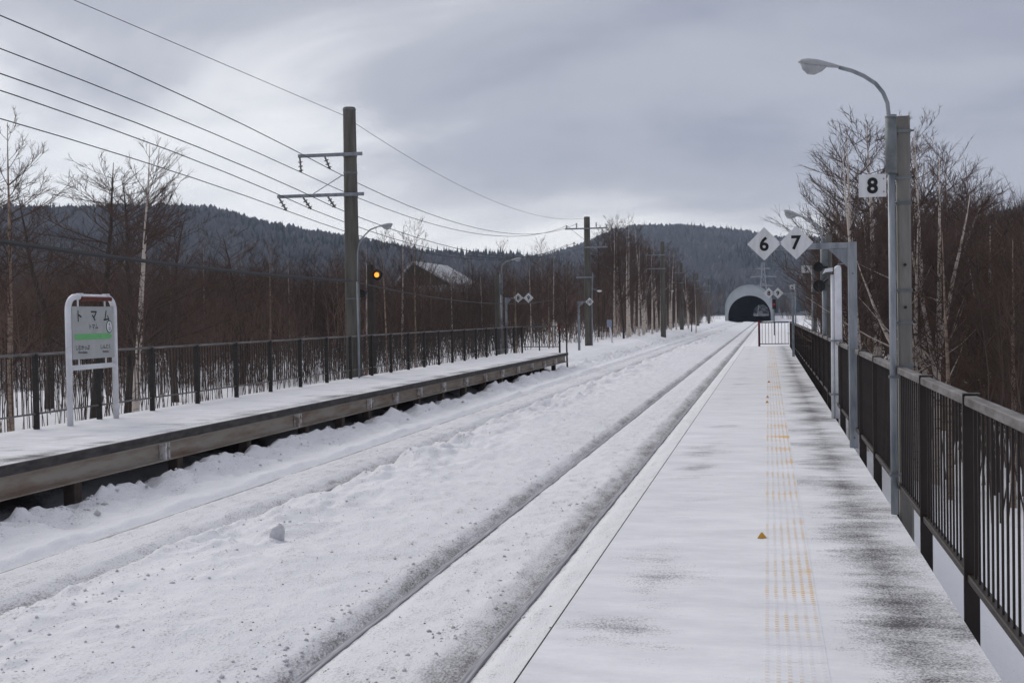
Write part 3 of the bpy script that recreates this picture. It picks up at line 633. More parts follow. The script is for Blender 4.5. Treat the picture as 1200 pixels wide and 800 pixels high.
MB().tube([(cx - .075, yl + .07, aty(1057, 230, yl)[2]), (cx - .072, yl + .07, ZP + .3)], .009, 6).build('cable_conduit', dark_metal, cp)
# second lamp, its concrete pole, horn speakers
y2 = 25.5
l2 = lamp('platform_lamp', 0, y2, ZP, [(965.5, 300), (964.5, 288), (963, 276), (958, 266), (950, 259), (941, 255)], (918, 247), 'second curved arm platform lamp, behind the white marker pole', .045,
          (aty(965, 340, y2)[2], aty(965, 284, y2)[2]), ra=.02)
cx2 = aty(971, 300, y2 + .15)[0]
square_pole('concrete_post', cx2, y2 + .15, -.6, aty(971, 275, y2)[2], .125, 'concrete post beside the second lamp, carrying black signal heads', concrete, [aty(971, q_, y2)[2] for q_ in (305, 335, 360)])
def signal(name, px, py, y, r, label, lit=False, mount=None, back=False):
    c = aty(px, py, y); g = empty(name, (c[0], y, c[2] - r), label, 'signal')
    s_ = 1 if back else -1
    disc = MB().loft([[(c[0] + rr * math.cos(k), y + yy * s_, c[2] + rr * math.sin(k)) for k in (2 * math.pi * i / 20 for i in range(20))] for yy, rr in ((0, r * .4), (-.02, r), (.03, r), (.04, r * .95))])
    hd = disc.build('signal_head', dark_metal, g)
    rim = []; nn = 18
    for yy, k0 in ((.04, 1.0), (.20, 1.0)):
        rim.append([(c[0] + r * .80 * math.cos(k), y + yy * s_, c[2] + r * .80 * math.sin(k)) for k in (R(-20) + R(220) * i / nn for i in range(nn + 1))] + [(c[0] + r * .74 * math.cos(k), y + yy * s_, c[2] + r * .74 * math.sin(k)) for k in (R(200) - R(220) * i / nn for i in range(nn + 1))])
    MB().loft(rim).build('hood', dark_metal, hd)
    if lit is not None:
        lm = mat('amber_lens', (1.0, .30, .04), (1.0, .36, .07), .3, emit=1.6) if lit else dark_metal
        MB().loft([[(c[0] + rr * math.cos(k), y + yy * s_, c[2] + rr * math.sin(k)) for k in (2 * math.pi * i / 18 for i in range(18))] for yy, rr in ((.042, r * .46), (.055, r * .40), (.062, r * .18))]).build('lens', lm, hd)
    if mount is not None:
        mp_ = aty(*mount, y); MB().tube([(c[0], y + .01, c[2]), (mp_[0], y + .03, mp_[2])], .022, 6).build('bracket', dark_metal, g)
    return g
signal('departure_signal', 960, 335, 25.2, .115, 'black round signal head, lower of two on the post behind plate 9', None, (970, 327), True)
signal('departure_signal', 959, 313, 25.2, .095, 'black round signal head, upper of two on the post behind plate 9', None, (970, 313), True)
# plates 9 and 10 on slim posts
for (y_s, px, pyt, pxc, pyc, hw, hh, body, lab) in ((30.85, 952.3, 311, 944.5, 315.5, .105, .085, '9', 'slim post with small white plate 9 at its top'),
                                                   (58.0, 932, 332, 928.5, 336.5, .115, .105, '10', 'distant slim post with white plate 10 near the platform end')):
    b_ = aty(px, pyt, y_s); g = empty('number_post', (b_[0], y_s, ZP), lab, 'sign post')
    MB().tube([(b_[0], y_s, ZP), (b_[0], y_s, b_[2])], .03, 10).build('post', galv, g, True)
    c = aty(pxc, pyc, y_s); c[1] = y_s - .033; plate(g, c, hw, hh, False, body, .15 if body == '9' else .12, .03)
# white twin pole with hood
yw = 19.7; b_ = aty(981.5, 312, yw)
g = empty('white_marker_pole', (b_[0], yw, ZP), 'white twin tube pole with a small curved hood beside the railing', 'pole')
MB().tube([(b_[0], yw, ZP), (b_[0], yw, b_[2] - .03), (b_[0] - .005, yw, b_[2]), (b_[0] - .01, yw, b_[2] + .012)], [.062, .054, .04, .012], 12).build('main_tube', white_paint, g, True)
x2_ = aty(975.5, 330, yw)[0]
MB().tube([(x2_ - .01, yw, ZP), (x2_, yw, aty(975, 322, yw)[2])], .026, 10).build('side_tube', white_paint, g, True)
hz_ = aty(972, 318, yw)[2]; xh = aty(970, 318, yw)[0]
MB().loft([[(xh - .075, yw - .05, hz_ - .035), (xh - .075, yw + .05, hz_ - .035), (xh - .07, yw + .05, hz_ - .02), (xh - .07, yw - .05, hz_ - .02)], [(xh - .03, yw - .05, hz_ - .01), (xh - .03, yw + .05, hz_ - .01), (xh - .035, yw + .05, hz_ + .04), (xh - .035, yw - .05, hz_ + .04)], [(xh + .07, yw - .05, hz_ + .0), (xh + .07, yw + .05, hz_ + .0), (xh + .07, yw + .05, hz_ + .055), (xh + .07, yw - .05, hz_ + .055)]]).build('hood', white_paint, g)
for zz_ in (ZP + .35, ZP + 1.15): MB().box(x2_ - .05, b_[0] + .065, yw - .066, yw + .066, zz_, zz_ + .025).build('clamp', galv, g)
MB().tube([(b_[0] + .02, yw, b_[2] + .0), (b_[0] + .02, yw, b_[2] + .05)], .01, 6).build('finial', galv_dark, g); MB().tube([(b_[0], yw, b_[2] + .035), (b_[0] + .09, yw, b_[2] + .035)], .008, 6).build('peg', galv, g)
# further poles on the right
for (px, pyt, y_s, w, z0, lab) in ((942.5, 305, 44.0, .17, -.6, 'far concrete post behind plate 9 on the right'), (1001, 300, 16.2, .0, 0, '')):
    if w: b_ = aty(px, pyt, y_s); square_pole('concrete_post', b_[0] + .3, y_s, z0, b_[2], w, lab)
# small red signal past the platform, beside the tunnel
y_s = 120; b_ = aty(907, 352, y_s); g = empty('track_signal', (b_[0], y_s, .2), 'small red and black signal mast right of the tunnel mouth', 'signal')
MB().tube([(b_[0], y_s, .1), (b_[0], y_s, b_[2])], .05, 8).build('mast', galv_dark, g)
hd = MB().bev(b_[0] - .16, b_[0] + .16, y_s - .2, y_s - .06, b_[2] - .8, b_[2] + .1, .03).build('signal_head', dark_metal, g)
MB().tube([(b_[0], y_s - .2, b_[2] - .35), (b_[0], y_s - .24, b_[2] - .35)], .10, 12).build('lens', mat('red_lens', (.6, .02, .02), None, .3), hd)

# ------------------------------------------------------------------ utility poles and wires
def utility_pole(x, y, z0, z1, r0, r1, label, arms, lod=0):
    g = empty('utility_pole', (x, y, z0), label, 'pole')
    MB().tube([(x, y, z0), (x, y, z1 - .05), (x, y, z1)], [r0, r1, r1 * .9], 16 if lod == 0 else 10).build('shaft', concrete_old, g, True)
    for (zz_, xa, xb, ins) in arms:
        rp = r1 + (r0 - r1) * (z1 - zz_) / (z1 - z0)
        arm = MB().bev(x + xa, x + xb, y - rp - .10, y - rp - .012, zz_ - .045, zz_ + .045, .006).build('crossarm', galv, g)
        MB().tube([(x, y, zz_ - .05), (x, y, zz_ + .05)], rp + .012, 14).build('band', galv_dark, g)
        for (xi, dx, dz) in ins:
            s_ = 1 if dz > 0 else -1
            yi = y - rp - .055; m_ = MB(); a_ = Vector((x + xi, yi, zz_ + .05 * s_)); b_ = a_ + Vector((dx, 0, dz))
            n_ = 14; pts = []; rr = []
            for i in range(n_ + 1):
                pts.append(a_.lerp(b_, i / n_)); rr.append(.075 if i in (4, 8, 12) else (.03 if i % 2 == 0 else .022))
            m_.tube(pts, rr, 8).build('insulator', insul, arm)
    return g
XP, YP = -11.3, 34.0
A1, A2 = atx(405, 180, XP)[2], atx(405, 227, XP)[2]
pole1 = utility_pole(XP, YP, -.5, 8.2, .225, .175, 'nearest thick concrete utility pole with two bracket arms on the left',
             [(A1, -1.42, .42, [(-1.38, .03, -.40), (-.65, .14, -.34)]), (A2, -2.05, .45, [(-2.0, .20, -.34), (-1.30, .22, -.32), (-.58, .20, -.30)])])
MB().tube([(XP - .16, YP - .16, A1 - .55), (XP - 1.0, YP - .25, A2 + .05)], .012, 6).build('stay_rod', galv_dark, pole1)
MB().tube([(XP, YP, 8.12), (XP, YP, 8.16)], .185, 14).build('top_band', galv_dark, pole1)
MB().tube([(XP, YP, A1 - .52), (XP, YP, A1 - .46)], .195, 14).build('band', galv_dark, pole1)
MB().tube([(XP, YP, 2.9), (XP, YP, 2.93)], .215, 14).build('band', galv_dark, pole1)
PX2, PY2 = -11.1, 80.0
up_ins = [(-1.25, 0, .18), (-.62, 0, .3), (.62, 0, .3), (1.25, 0, .18)]
B1, B2 = aty(688, 268, PY2)[2], aty(688, 290, PY2)[2]
pole2 = utility_pole(PX2, PY2, -.3, aty(688, 254, PY2)[2], .24, .19, 'concrete utility pole with two crossarms past the far platform',
             [(B1, -1.35, 1.35, up_ins), (B2, -1.25, 1.3, up_ins[:1] + [(-.8, 0, .3), (.55, 0, .3), (.85, 0, .3), (1.2, 0, .18)]), (aty(688, 325, PY2)[2], -.7, .4, [])])
MB().tube([(PX2 + .26, PY2 - .2, .2), (PX2 + .28, PY2 - .2, 3.2), (PX2 + .34, PY2 - .2, 5.0)], .04, 6).build('cable_conduit', galv, pole2)
far = [(776, 283, 114.0, 'third concrete utility pole along the left of the tracks'), (798, 308, 155.0, 'fourth concrete utility pole along the left of the tracks'),
       (817, 320, 200.0, 'fifth concrete utility pole along the left of the tracks'), (830, 327, 243.0, 'farthest utility pole before the tunnel on the left')]
FP = []
for px, py, y_s, lab in far:
    t_ = aty(px, py, y_s); FP.append((t_[0], y_s, t_[2]))
    utility_pole(t_[0], y_s, -.2, t_[2], .24, .19, lab, [(t_[2] - 1.2, -1.5, .3, [(-1.4, 0, -.3)]), (t_[2] - 2.4, -1.7, .3, [(-1.6, 0, -.3)])], 1)
def wire(name, pts, r, label, group=None):
    tag(MB().tube(pts, r, 5, False).build(name, wire_mat, base=tuple(pts[0])), label, 'wire', group)
def span(a_, b_, sag, n=18): return [tuple(np.array(a_) * (1 - t_) + np.array(b_) * t_ - np.array([0, 0, sag * 4 * t_ * (1 - t_)])) for t_ in (i / n for i in range(n + 1))]
# wires through the insulators of the nearest pole: bottom ends
yi = YP - .25
ends = [((XP - 1.35, yi, A1 - .45), 57), ((XP - .51, yi, A1 - .39), 18), ((XP - 1.8, yi, A2 - .39), 139), ((XP - 1.08, yi, A2 - .37), 106), ((XP - .38, yi, A2 - .35), 86)]
names = ['second wire from the top left, running to the upper bracket tip', 'upper wire running to the inner insulator of the upper bracket', 'lowest thin wire running to the tip of the lower bracket', 'wire running to the middle insulator of the lower bracket', 'wire running to the inner insulator of the lower bracket']
tgt = [(PX2 - 1.25, PY2 - .25, B1 + .2), (PX2 - .62, PY2 - .25, B1 + .3), (PX2 - 1.25, PY2 - .25, B2 + .2), (PX2 - .8, PY2 - .25, B2 + .3), (PX2 + .55, PY2 - .25, B2 + .3)]
for (e_, y0px), nm, tg in zip(ends, names, tgt):
    q_ = atx(0, y0px, e_[0]); k = (e_[2] - q_[2]) / ((e_[1] - 12) ** 2 - (q_[1] - 12) ** 2); zm = e_[2] - k * (e_[1] - 12) ** 2
    near = [(e_[0], yy, zm + k * (yy - 12) ** 2) for yy in np.linspace(-9, e_[1], 16)]
    wire('overhead_wire', near + span(e_, tg, 1.15)[1:], .011, nm, 'overhead wires on the left')
q_ = atx(100, 0, XP); e_ = (XP - .19, YP, 8.0); k = (e_[2] - q_[2]) / ((e_[1] - 12) ** 2 - (q_[1] - 12) ** 2 + 1e-6)
wire('overhead_wire', [(XP - .19, yy, e_[2] + (q_[2] - e_[2]) * (YP - yy) / (YP - q_[1])) for yy in (-9, 5, 15, 25, YP)] + span(e_, (PX2 - .1, PY2 - .2, aty(688, 256, PY2)[2]), .95)[1:], .007, 'topmost thin wire tied to the head of the nearest pole', 'overhead wires on the left')
q1 = atx(0, 283, XP + .24); q2 = atx(410, 329, XP + .24)
cb = [(XP + .24, yy, q2[2] + (q1[2] - q2[2]) * ((q2[1] - yy) / (q2[1] - q1[1])) + .0012 * (yy - q2[1]) * (yy - q1[1])) for yy in np.linspace(-4, q2[1], 14)]
wire('cable_bundle', cb, .038, 'thick black cable sagging across the left trees to the pole')
wire('cable_bundle', span(cb[-1], (PX2 - .2, PY2 - .3, aty(688, 345, PY2)[2] + .2), .7), .016, 'thin cable from the nearest pole on past the barn')
prev = [(PX2 - 1.25, PY2, B1 + .2), (PX2 - .8, PY2, B2 + .3)]
for (x_, y_s, z_) in FP:
    cur = [(x_ - 1.4, y_s, z_ - 1.5), (x_ - 1.6, y_s, z_ - 2.7)]
    for a_, b_ in zip(prev, cur): wire('overhead_wire', span(a_, b_, .8, 8), .012, 'thin wire slung between the distant poles before the tunnel', 'distant wires')
    prev = cur

# ------------------------------------------------------------------ left side lamp posts and signals
yl3 = 33.2
lamp('platform_lamp', 0, yl3, ZP - .3, [(419, 330), (419, 296), (421, 286), (427, 276), (434, 269), (442, 266)], (460.5, 263), 'curved arm lamp next to the nearest utility pole on the left', .032, ra=.02)
lamp('platform_lamp', 0, 58.0, ZP - .3, [(587.5, 343), (587.5, 316), (589, 310), (593, 306.5), (599, 305)], (611, 302.5), 'small curved arm lamp behind the far railing near diamonds 8 and 9', .05, (3.4, 4.3), ra=.025)
b_ = aty(582.5, 322, 58.3); square_pole('concrete_post', b_[0], 58.3, -.5, b_[2], .21, 'concrete post beside the small lamp behind the far railing', concrete_old)
b_ = aty(434, 310, 36.5); square_pole('signal_post', b_[0] - .05, 36.7, -.5, b_[2], .19, 'dark square post behind the far railing holding the amber signal', bark_dark)
signal('amber_signal', 442, 322, 36.4, .165, 'lit amber signal in a black hood on the left', True, (434, 314))
signal('horn_signal', 424, 344, 36.0, .12, 'black unlit signal head below the amber signal', None, (433, 340), True)
# blue and white marker leaning in the snow bank
b_ = aty(714.5, 385, 86.0); y_s = 86.0; g = empty('marker_post', (b_[0] + .15, y_s, .3), 'thin leaning white stake with blue grey plate in the left snow bank', 'marker post')
MB().tube([(b_[0] + .2, y_s, .2), (b_[0], y_s, b_[2] + .3)], .06, 8).build('stake', white_paint, g, True)
MB().bev(b_[0] - .17, b_[0] + .15, y_s - .10, y_s - .065, b_[2] + .1, b_[2] + .6, .01).build('plate', blue_paint, g)
# far yard lights
for (px, py, y_s, lab) in ((701.5, 341, 90, 'white lamp head on an arm by the crossarm pole'), (787, 341, 150, 'distant white lamp head by the fourth pole'), (806, 348, 180, 'distant white lamp head by the fifth pole')):
    c = aty(px, py, y_s); g = empty('yard_light', (c[0] - .6, y_s, gh(c[0] - .6, y_s)), lab, 'lamp'); r_ = y_s * .0013
    MB().tube([(c[0] - .6, y_s, -.1), (c[0] - .6, y_s, c[2]), (c[0] - .4, y_s, c[2] + .15), (c[0], y_s, c[2] + .05)], .03, 6).build('post', galv_dark, g)
    MB().loft([[(c[0] + dx, y_s + rr * math.cos(k), c[2] + rr * .6 * math.sin(k)) for k in (math.pi * i / 4 for i in range(8))] for dx, rr in ((-.12, r_ * .3), (0, r_), (.14, r_ * .9), (.24, r_ * .2))]).build('lamp_head', white_paint, g, True)

# ------------------------------------------------------------------ tunnel
YT, TL, XT = 318.0, 560.0, -4.45
tn = empty('rail_tunnel', (XT, YT, 0), 'grey arched snow shelter tunnel that both tracks run into', 'tunnel')
def arch(hw, zs, zt_, y, n=28, z0=-.6): return [(XT - hw, y, z0)] + [(XT - hw * math.cos(math.pi * i / n), y, zs + (zt_ - zs) * math.sin(math.pi * i / n)) for i in range(n + 1)] + [(XT + hw, y, z0)]
def strip(mb, A, B):
    b0 = len(mb.v); n = len(A); mb.v += A + B; mb.f += [(b0 + i, b0 + i + 1, b0 + n + i + 1, b0 + n + i) for i in range(n - 1)]
mb = MB(); O0 = arch(5.5, 3.2, 8.75, YT); O1 = arch(5.5, 3.2, 8.75, YT + 1.6); I0 = arch(5.12, 1.6, 6.55, YT); I1 = arch(5.12, 1.6, 6.55, YT + 1.6)
strip(mb, O0, I0); strip(mb, O0, O1); strip(mb, O1, I1); strip(mb, I0, I1); mb.build('portal_ring', portal_mat, tn)
mb = MB(); strip(mb, arch(5.9, 3.3, 9.15, YT + 1.7), arch(5.9, 3.3, 9.15, YT + TL)); mb.build('outer_shell', tunnel_out, tn, True)
mb = MB(); strip(mb, arch(5.2, 2.2, 7.6, YT + 1.61), arch(5.2, 2.2, 7.6, YT + TL)); mb.build('lining', tunnel_in, tn, True)
for k in range(0, 16):
    yy = YT + 3 + k * 9.0
    mb = MB(); a_ = arch(6.0, 3.35, 9.28, yy, 20); b_ = arch(6.0, 3.35, 9.28, yy + .5, 20); strip(mb, a_, b_); strip(mb, a_, arch(5.88, 3.3, 9.1, yy, 20)); mb.build('rib', portal_mat, tn)
mb = MB(); strip(mb, arch(5.9, 3.3, 9.15, YT + 1.7), arch(5.15, 2.2, 7.55, YT + 1.7)); mb.build('shell_end', portal_mat, tn)

# ------------------------------------------------------------------ lattice tower
yt = 900.0; tb = aty(895, 372, yt); zt_ = aty(895, 307, yt)[2]; tx = tb[0]
tw = empty('lattice_tower', (tx, yt, -1), 'pale steel lattice transmission tower behind the tunnel', 'tower')
tower_m = mat('tower_steel', (.42, .44, .46), None, .6, .2)
def tr(z): u_ = min(1, max(0, (zt_ - z) / (zt_ + 1))); return 0.7 + 3.6 * u_ ** 1.3
zl = np.linspace(-1, zt_, 12)
for sx in (-1, 1):
    for sy in (-1, 1):
        MB().tube([(tx + sx * tr(z), yt + sy * tr(z), z) for z in zl], .22, 4).build('leg', tower_m, tw)
mb = MB()
for i in range(len(zl) - 1):
    a_, b_ = zl[i], zl[i + 1]; ra_, rb_ = tr(a_), tr(b_)
    for s_ in (-1, 1):
        mb.tube([(tx - ra_, yt + s_ * ra_, a_), (tx + rb_, yt + s_ * rb_, b_)], .11, 3, False); mb.tube([(tx + ra_, yt + s_ * ra_, a_), (tx - rb_, yt + s_ * rb_, b_)], .11, 3, False)
        mb.tube([(tx + s_ * ra_, yt - ra_, a_), (tx + s_ * rb_, yt + rb_, b_)], .11, 3, False)
mb.build('lattice_bracing', tower_m, tw)
for py, hw in ((315, 5), (324.5, 9), (335, 6.5)):
    z = aty(895, py, yt)[2]
    MB().tube([(tx - hw, yt, z), (tx, yt, z + 1.2), (tx + hw, yt, z)], .16, 4).build('crossarm', tower_m, tw); MB().tube([(tx - hw, yt, z), (tx + hw, yt, z)], .16, 4).build('crossarm', tower_m, tw)

# ------------------------------------------------------------------ barn
yb_ = 170.0
def bp(px, py, y): return Vector(aty(px, py, y))
rg0, el, er = bp(484, 307.5, 166), bp(463, 334, 166), bp(524, 333, 163)
dv = Vector((.2, 17, 0))
bn = empty('barn', (rg0.x, 166, 0), 'dark green gabled barn with snowy metal roof above the brown scrub', 'building')
er = Vector((er.x, 166, er.z)); gl = Vector((el.x, 166, er.z)); low = er.z
MB().loft([[Vector((el.x + .6, 166, -.5)), Vector((er.x - .6, 166, -.5)), Vector((er.x - .6, 166, low + .2)), rg0 - Vector((0, 0, .35)), Vector((el.x + .6, 166, low + .2))],
           [Vector((el.x + .6, 166, -.5)) + dv, Vector((er.x - .6, 166, -.5)) + dv, Vector((er.x - .6, 166, low + .2)) + dv, rg0 - Vector((0, 0, .35)) + dv, Vector((el.x + .6, 166, low + .2)) + dv]]).build('wall', barn_green, bn)
of = -dv * .04
for nm, e_ in (('right', er), ('left', gl)):
    a0, a1 = rg0 + of, e_ + of; up_ = Vector((0, 0, .22))
    rf = MB().loft([[a0, a1, a1 + up_, a0 + up_], [a0 + dv * 1.08, a1 + dv * 1.08, a1 + dv * 1.08 + up_, a0 + dv * 1.08 + up_]]).build('roof', barn_roof, bn)
q0 = Vector((er.x - .55, 166, low - 1.0)); MB().loft([[q0, q0 + dv, q0 + dv + Vector((0, 0, 1.1)), q0 + Vector((0, 0, 1.1))], [v_ + Vector((.1, -.03, 0)) for v_ in (q0, q0 + dv, q0 + dv + Vector((0, 0, 1.1)), q0 + Vector((0, 0, 1.1)))]]).build('side_wall_band', barn_white, bn)
MB().loft([[Vector((gl.x + 2.5, 165.95, low - .9)), Vector((er.x - .6, 165.95, low - .9)), Vector((er.x - .6, 165.95, low)), Vector((gl.x + 2.5, 165.95, low))], [Vector((gl.x + 2.5, 165.9, low - .9)), Vector((er.x - .6, 165.9, low - .9)), Vector((er.x - .6, 165.9, low)), Vector((gl.x + 2.5, 165.9, low))]]).build('gable_wall_band', barn_white, bn)
MB().tube([rg0 + of, rg0 + of + Vector((0, 0, 1.0))], .08, 6).build('finial', dark_metal, bn)

# ------------------------------------------------------------------ trees
def rnd(a_, b_): return random.uniform(a_, b_)
def perp(d):
    a_ = Vector((rnd(-1, 1), rnd(-1, 1), rnd(-1, 1))); a_ = a_ - d * a_.dot(d)
    return a_.normalized() if a_.length > 1e-4 else perp(d)
def curve_pts(p, d, ln, n, bend, lift):
    pts = [Vector(p)]; d = Vector(d)
    for i in range(n):
        d = (d + perp(d) * rnd(0, bend) + Vector((0, 0, lift))).normalized(); pts.append(pts[-1] + d * (ln / n))
    return pts
def grow_tree(h, r0, nl, style):
    """trunk MB and crown MB of a bare tree of height h"""
    tk, cr_ = MB(), MB()
    stems = [curve_pts((0, 0, -.3), (rnd(-.03, .03), rnd(-.03, .03), 1), h + .3, 12, .035 if style != 'dark' else .10, .05)]
    if style == 'fork':
        for k in range(3):
            s_ = stems[0][3 + k]; stems.append(curve_pts(s_, (rnd(-.5, .5), rnd(-.4, .4), 1), h * rnd(.45, .6), 8, .06, .04))
    for si, pts in enumerate(stems):
        n = len(pts); r = r0 if si == 0 else r0 * .6
        tk.tube(pts, [max(.006, r * (1 - i / (n - 1)) ** .8) for i in range(n)], 8 if si == 0 else 6)
        m = nl if si == 0 else nl // 3
        for k in range(m):
            t_ = rnd(.28 if style != 'dark' else .22, .97); f_ = t_ * (n - 1); i = min(int(f_), n - 2); p = pts[i].lerp(pts[i + 1], f_ - i)
            rr = r * (1 - t_) ** .8; L1 = h * (.34 if style != 'dark' else .46) * (1.08 - t_) ** .75 * rnd(.6, 1.15) + .25
            az = rnd(0, 6.283); el_ = rnd(.35, .95) if style != 'dark' else rnd(.15, .75)
            d = Vector((math.cos(az) * math.cos(el_), math.sin(az) * math.cos(el_), math.sin(el_)))
            lp = curve_pts(p, d, L1, 4, .16, .09 if style != 'dark' else .05); b0 = max(.006, min(rr * .5, .005 + L1 * .0075))
            (tk if (b0 > .022 and style != 'birch') else cr_).tube(lp, [b0, b0 * .8, b0 * .6, b0 * .42, .004], 4, False)
            nt_ = max(5, int(L1 * 9))
            for j in range(nt_):
                u_ = rnd(.2, 1.0) * 4; q_ = min(int(u_), 3); tp = lp[q_].lerp(lp[q_ + 1], u_ - q_); dd = (lp[q_ + 1] - lp[q_]).normalized()
                td = (dd + perp(dd) * rnd(.4, .9) + Vector((0, 0, .25))).normalized(); tl = rnd(.25, .55) * (L1 * .42 + .25)
                w = curve_pts(tp, td, tl, 2, .22, .08); cr_.tube(w, [.0052, .004, .0025], 3, False)
                for _ in range(3):
                    u2 = rnd(.15, .95); q3 = w[0].lerp(w[2], u2); d3 = ((w[2] - w[0]).normalized() + perp(dd) * rnd(.4, .9)).normalized()
                    cr_.tube([q3, q3 + d3 * tl * rnd(.3, .6)], [.0036, .0022], 3, False)
    return tk, cr_
PROTO = {}
def proto(key, h, r0, nl, style, mt, mc):
    tk, cr_ = grow_tree(h, r0, nl, style)
    def me(nm, b_, m_, sm):
        o = b_.build(nm, m_, None, sm); d = o.data; bpy.data.objects.remove(o); return d
    PROTO[key] = (me('trunk', tk, mt, True), me('crown', cr_, mc, False), h)
for i in range(4): proto('birch%d' % i, 8.0, .105, 54, 'birch', bark_birch, twig_birch)
for i in range(2): proto('fork%d' % i, 8.0, .13, 40, 'fork', bark_birch, twig_birch)
for i in range(3): proto('tan%d' % i, 8.0, .08, 44, 'birch', bark_tan, twig)
for i in range(3): proto('dark%d' % i, 7.0, .12, 46, 'dark', bark_dark, twig)
for i in range(2): proto('darkt%d' % i, 8.0, .085, 54, 'birch', bark_dark, twig)
def tree(key, px, ytop, y, label, group=None, wide=1.0, name=None, x=None):
    b_ = aty(px, 390, y); X = b_[0] if x is None else x; z0 = float(gh(X, y)); ht = aty(px, ytop, y)[2] - z0
    tk, cm, h = PROTO[key]
    nm = name or ('birch_tree' if key[:4] in ('birc', 'fork', 'tan0', 'tan1', 'tan2') else 'bare_tree')
    r = empty(nm, (X, y, z0 - .05), label, 'tree', group); s_ = ht / h; r.scale = (s_ * wide, s_ * wide, s_); r.rotation_euler.z = rnd(0, 6.28)
    for nm2, me in (('trunk', tk), ('crown', cm)):
        o = bpy.data.objects.new(nm2, me); COL.objects.link(o); o.parent = r; OFF[o.name] = (0, 0, 0)
    return r
# left of the far platform
tree('birch0', 156, 163, 27.0, 'white trunked birch rising behind the right edge of the name board', wide=1.1)
tree('dark0', 108, 185, 33.0, 'dark spreading bare tree above the name board', wide=1.25)
tree('dark1', 147, 200, 31.0, 'dark bare tree just behind the white birch by the name board', wide=1.1)
tree('tan0', 10, 140, 26.0, 'slender tan trunked tree at the left edge of the picture', wide=1.2)
tree('dark2', 55, 225, 38.0, 'low dark tree between the left edge and the name board', wide=1.3)
tree('dark0', -25, 190, 30, 'dark bare tree half cut off by the left picture edge', wide=1.3)
tree('dark1', 205, 250, 42, 'dark bare tree right of the white birch, crown against the hill', wide=1.2)
tree('dark2', 283, 272, 50, 'small dark crowned tree in the middle of the left scrub', wide=1.3)
tree('tan1', 317, 285, 48, 'thin pale stem left of the nearest utility pole')
G_ = 'thin birches behind the far railing'; ORD = 'first second third fourth fifth sixth seventh eighth ninth tenth eleventh twelfth thirteenth fourteenth'.split()
for i, (px, yt_, y) in enumerate(((200, 300, 44), (240, 290, 60), (300, 292, 58), (340, 305, 55), (368, 290, 64), (396, 290, 52), (430, 285, 50), (453, 270, 46), (470, 268, 52), (486, 262, 49), (505, 300, 62), (530, 318, 60), (548, 316, 70), (566, 318, 66), (590, 285, 72), (604, 318, 66), (622, 310, 80), (637, 280, 90), (648, 290, 78), (664, 300, 85))):
    tree(('tan0', 'birch1', 'tan2', 'birch2', 'tan1')[i % 5], px, yt_, y, 'thin bare birch in the scrub, %s counting %s from the nearest utility pole' % ((ORD[5 - i], 'left') if i < 6 else (ORD[i - 6], 'right')), G_, .8)
G_ = 'birch wood left of the tunnel'
for i in range(34):
    px = 700 + i * 3.5 + rnd(-2, 2); y = rnd(98, 150) if px < 770 else rnd(140, 190)
    yt_ = np.interp(px, [698, 712, 735, 760, 790, 822], [268, 248, 258, 275, 292, 325]) + rnd(-4, 22)
    tree(random.choice(['birch0', 'birch1', 'birch2', 'birch3', 'darkt0', 'darkt1', 'tan1', 'fork0']), px, yt_, y, 'slender bare tree in the dense birch wood left of the tunnel', G_, 1.0)
G_ = 'pale stems deep in the left scrub'
for i in range(30): tree(random.choice(['tan0', 'tan1', 'tan2', 'birch3', 'darkt1']), 195 + i * 16 + rnd(-6, 6), 318 + rnd(-14, 8), rnd(52, 95), 'pale slender stem deep in the brown scrub behind the far platform', G_, .9)
# right side
tree('fork0', 1094, 178, 24, 'pale forked birch just right of the concrete post', wide=.9)
tree('birch2', 1008, 155, 30, 'tall birch with white leaning trunk left of the nearest lamp post', wide=1.15)
tree('birch3', 1030, 142, 32, 'tall fine twigged birch behind the nearest lamp post', wide=1.3)
tree('birch1', 1075, 148, 34, 'tall dense crowned birch right behind the concrete post', wide=1.3)
tree('birch0', 1018, 205, 40, 'bare birch left of plate 8 with a broad fine crown', wide=1.1)
for (px, yt_, y, lab) in ((1000, 200, 33, 'white birch trunk just left of the gantry post holding diamonds 6 and 7'), (1013, 170, 28, 'leaning white birch trunk between the gantry post and the nearest lamp'), (1084, 170, 29, 'white birch stem between the concrete post and the pale forked birch')):
    tree('birch0', px, yt_, y, lab, wide=1.0)
G_ = 'bare trees behind the near railing'
for i, (px, yt_, y) in enumerate(((1012, 200, 38), (1045, 170, 36), (1058, 200, 30), (1085, 190, 38), (1105, 175, 36), (1118, 215, 33), (1128, 232, 40), (1140, 225, 45), (1150, 255, 36), (1160, 262, 30), (1172, 255, 42), (1183, 262, 34), (1192, 258, 28), (1200, 252, 38), (1215, 245, 33), (1072, 260, 24), (1112, 268, 22), (1135, 275, 26), (1165, 280, 23), (1186, 275, 21.5), (1203, 265, 21), (985, 262, 50), (972, 285, 62), (962, 305, 80), (998, 260, 42), (1020, 250, 30))):
    tree(('darkt0', 'tan1', 'darkt1', 'fork1', 'tan2', 'darkt0')[i % 6], px, yt_, y, 'bare brown tree in the wood behind the near railing', G_, 1.2)

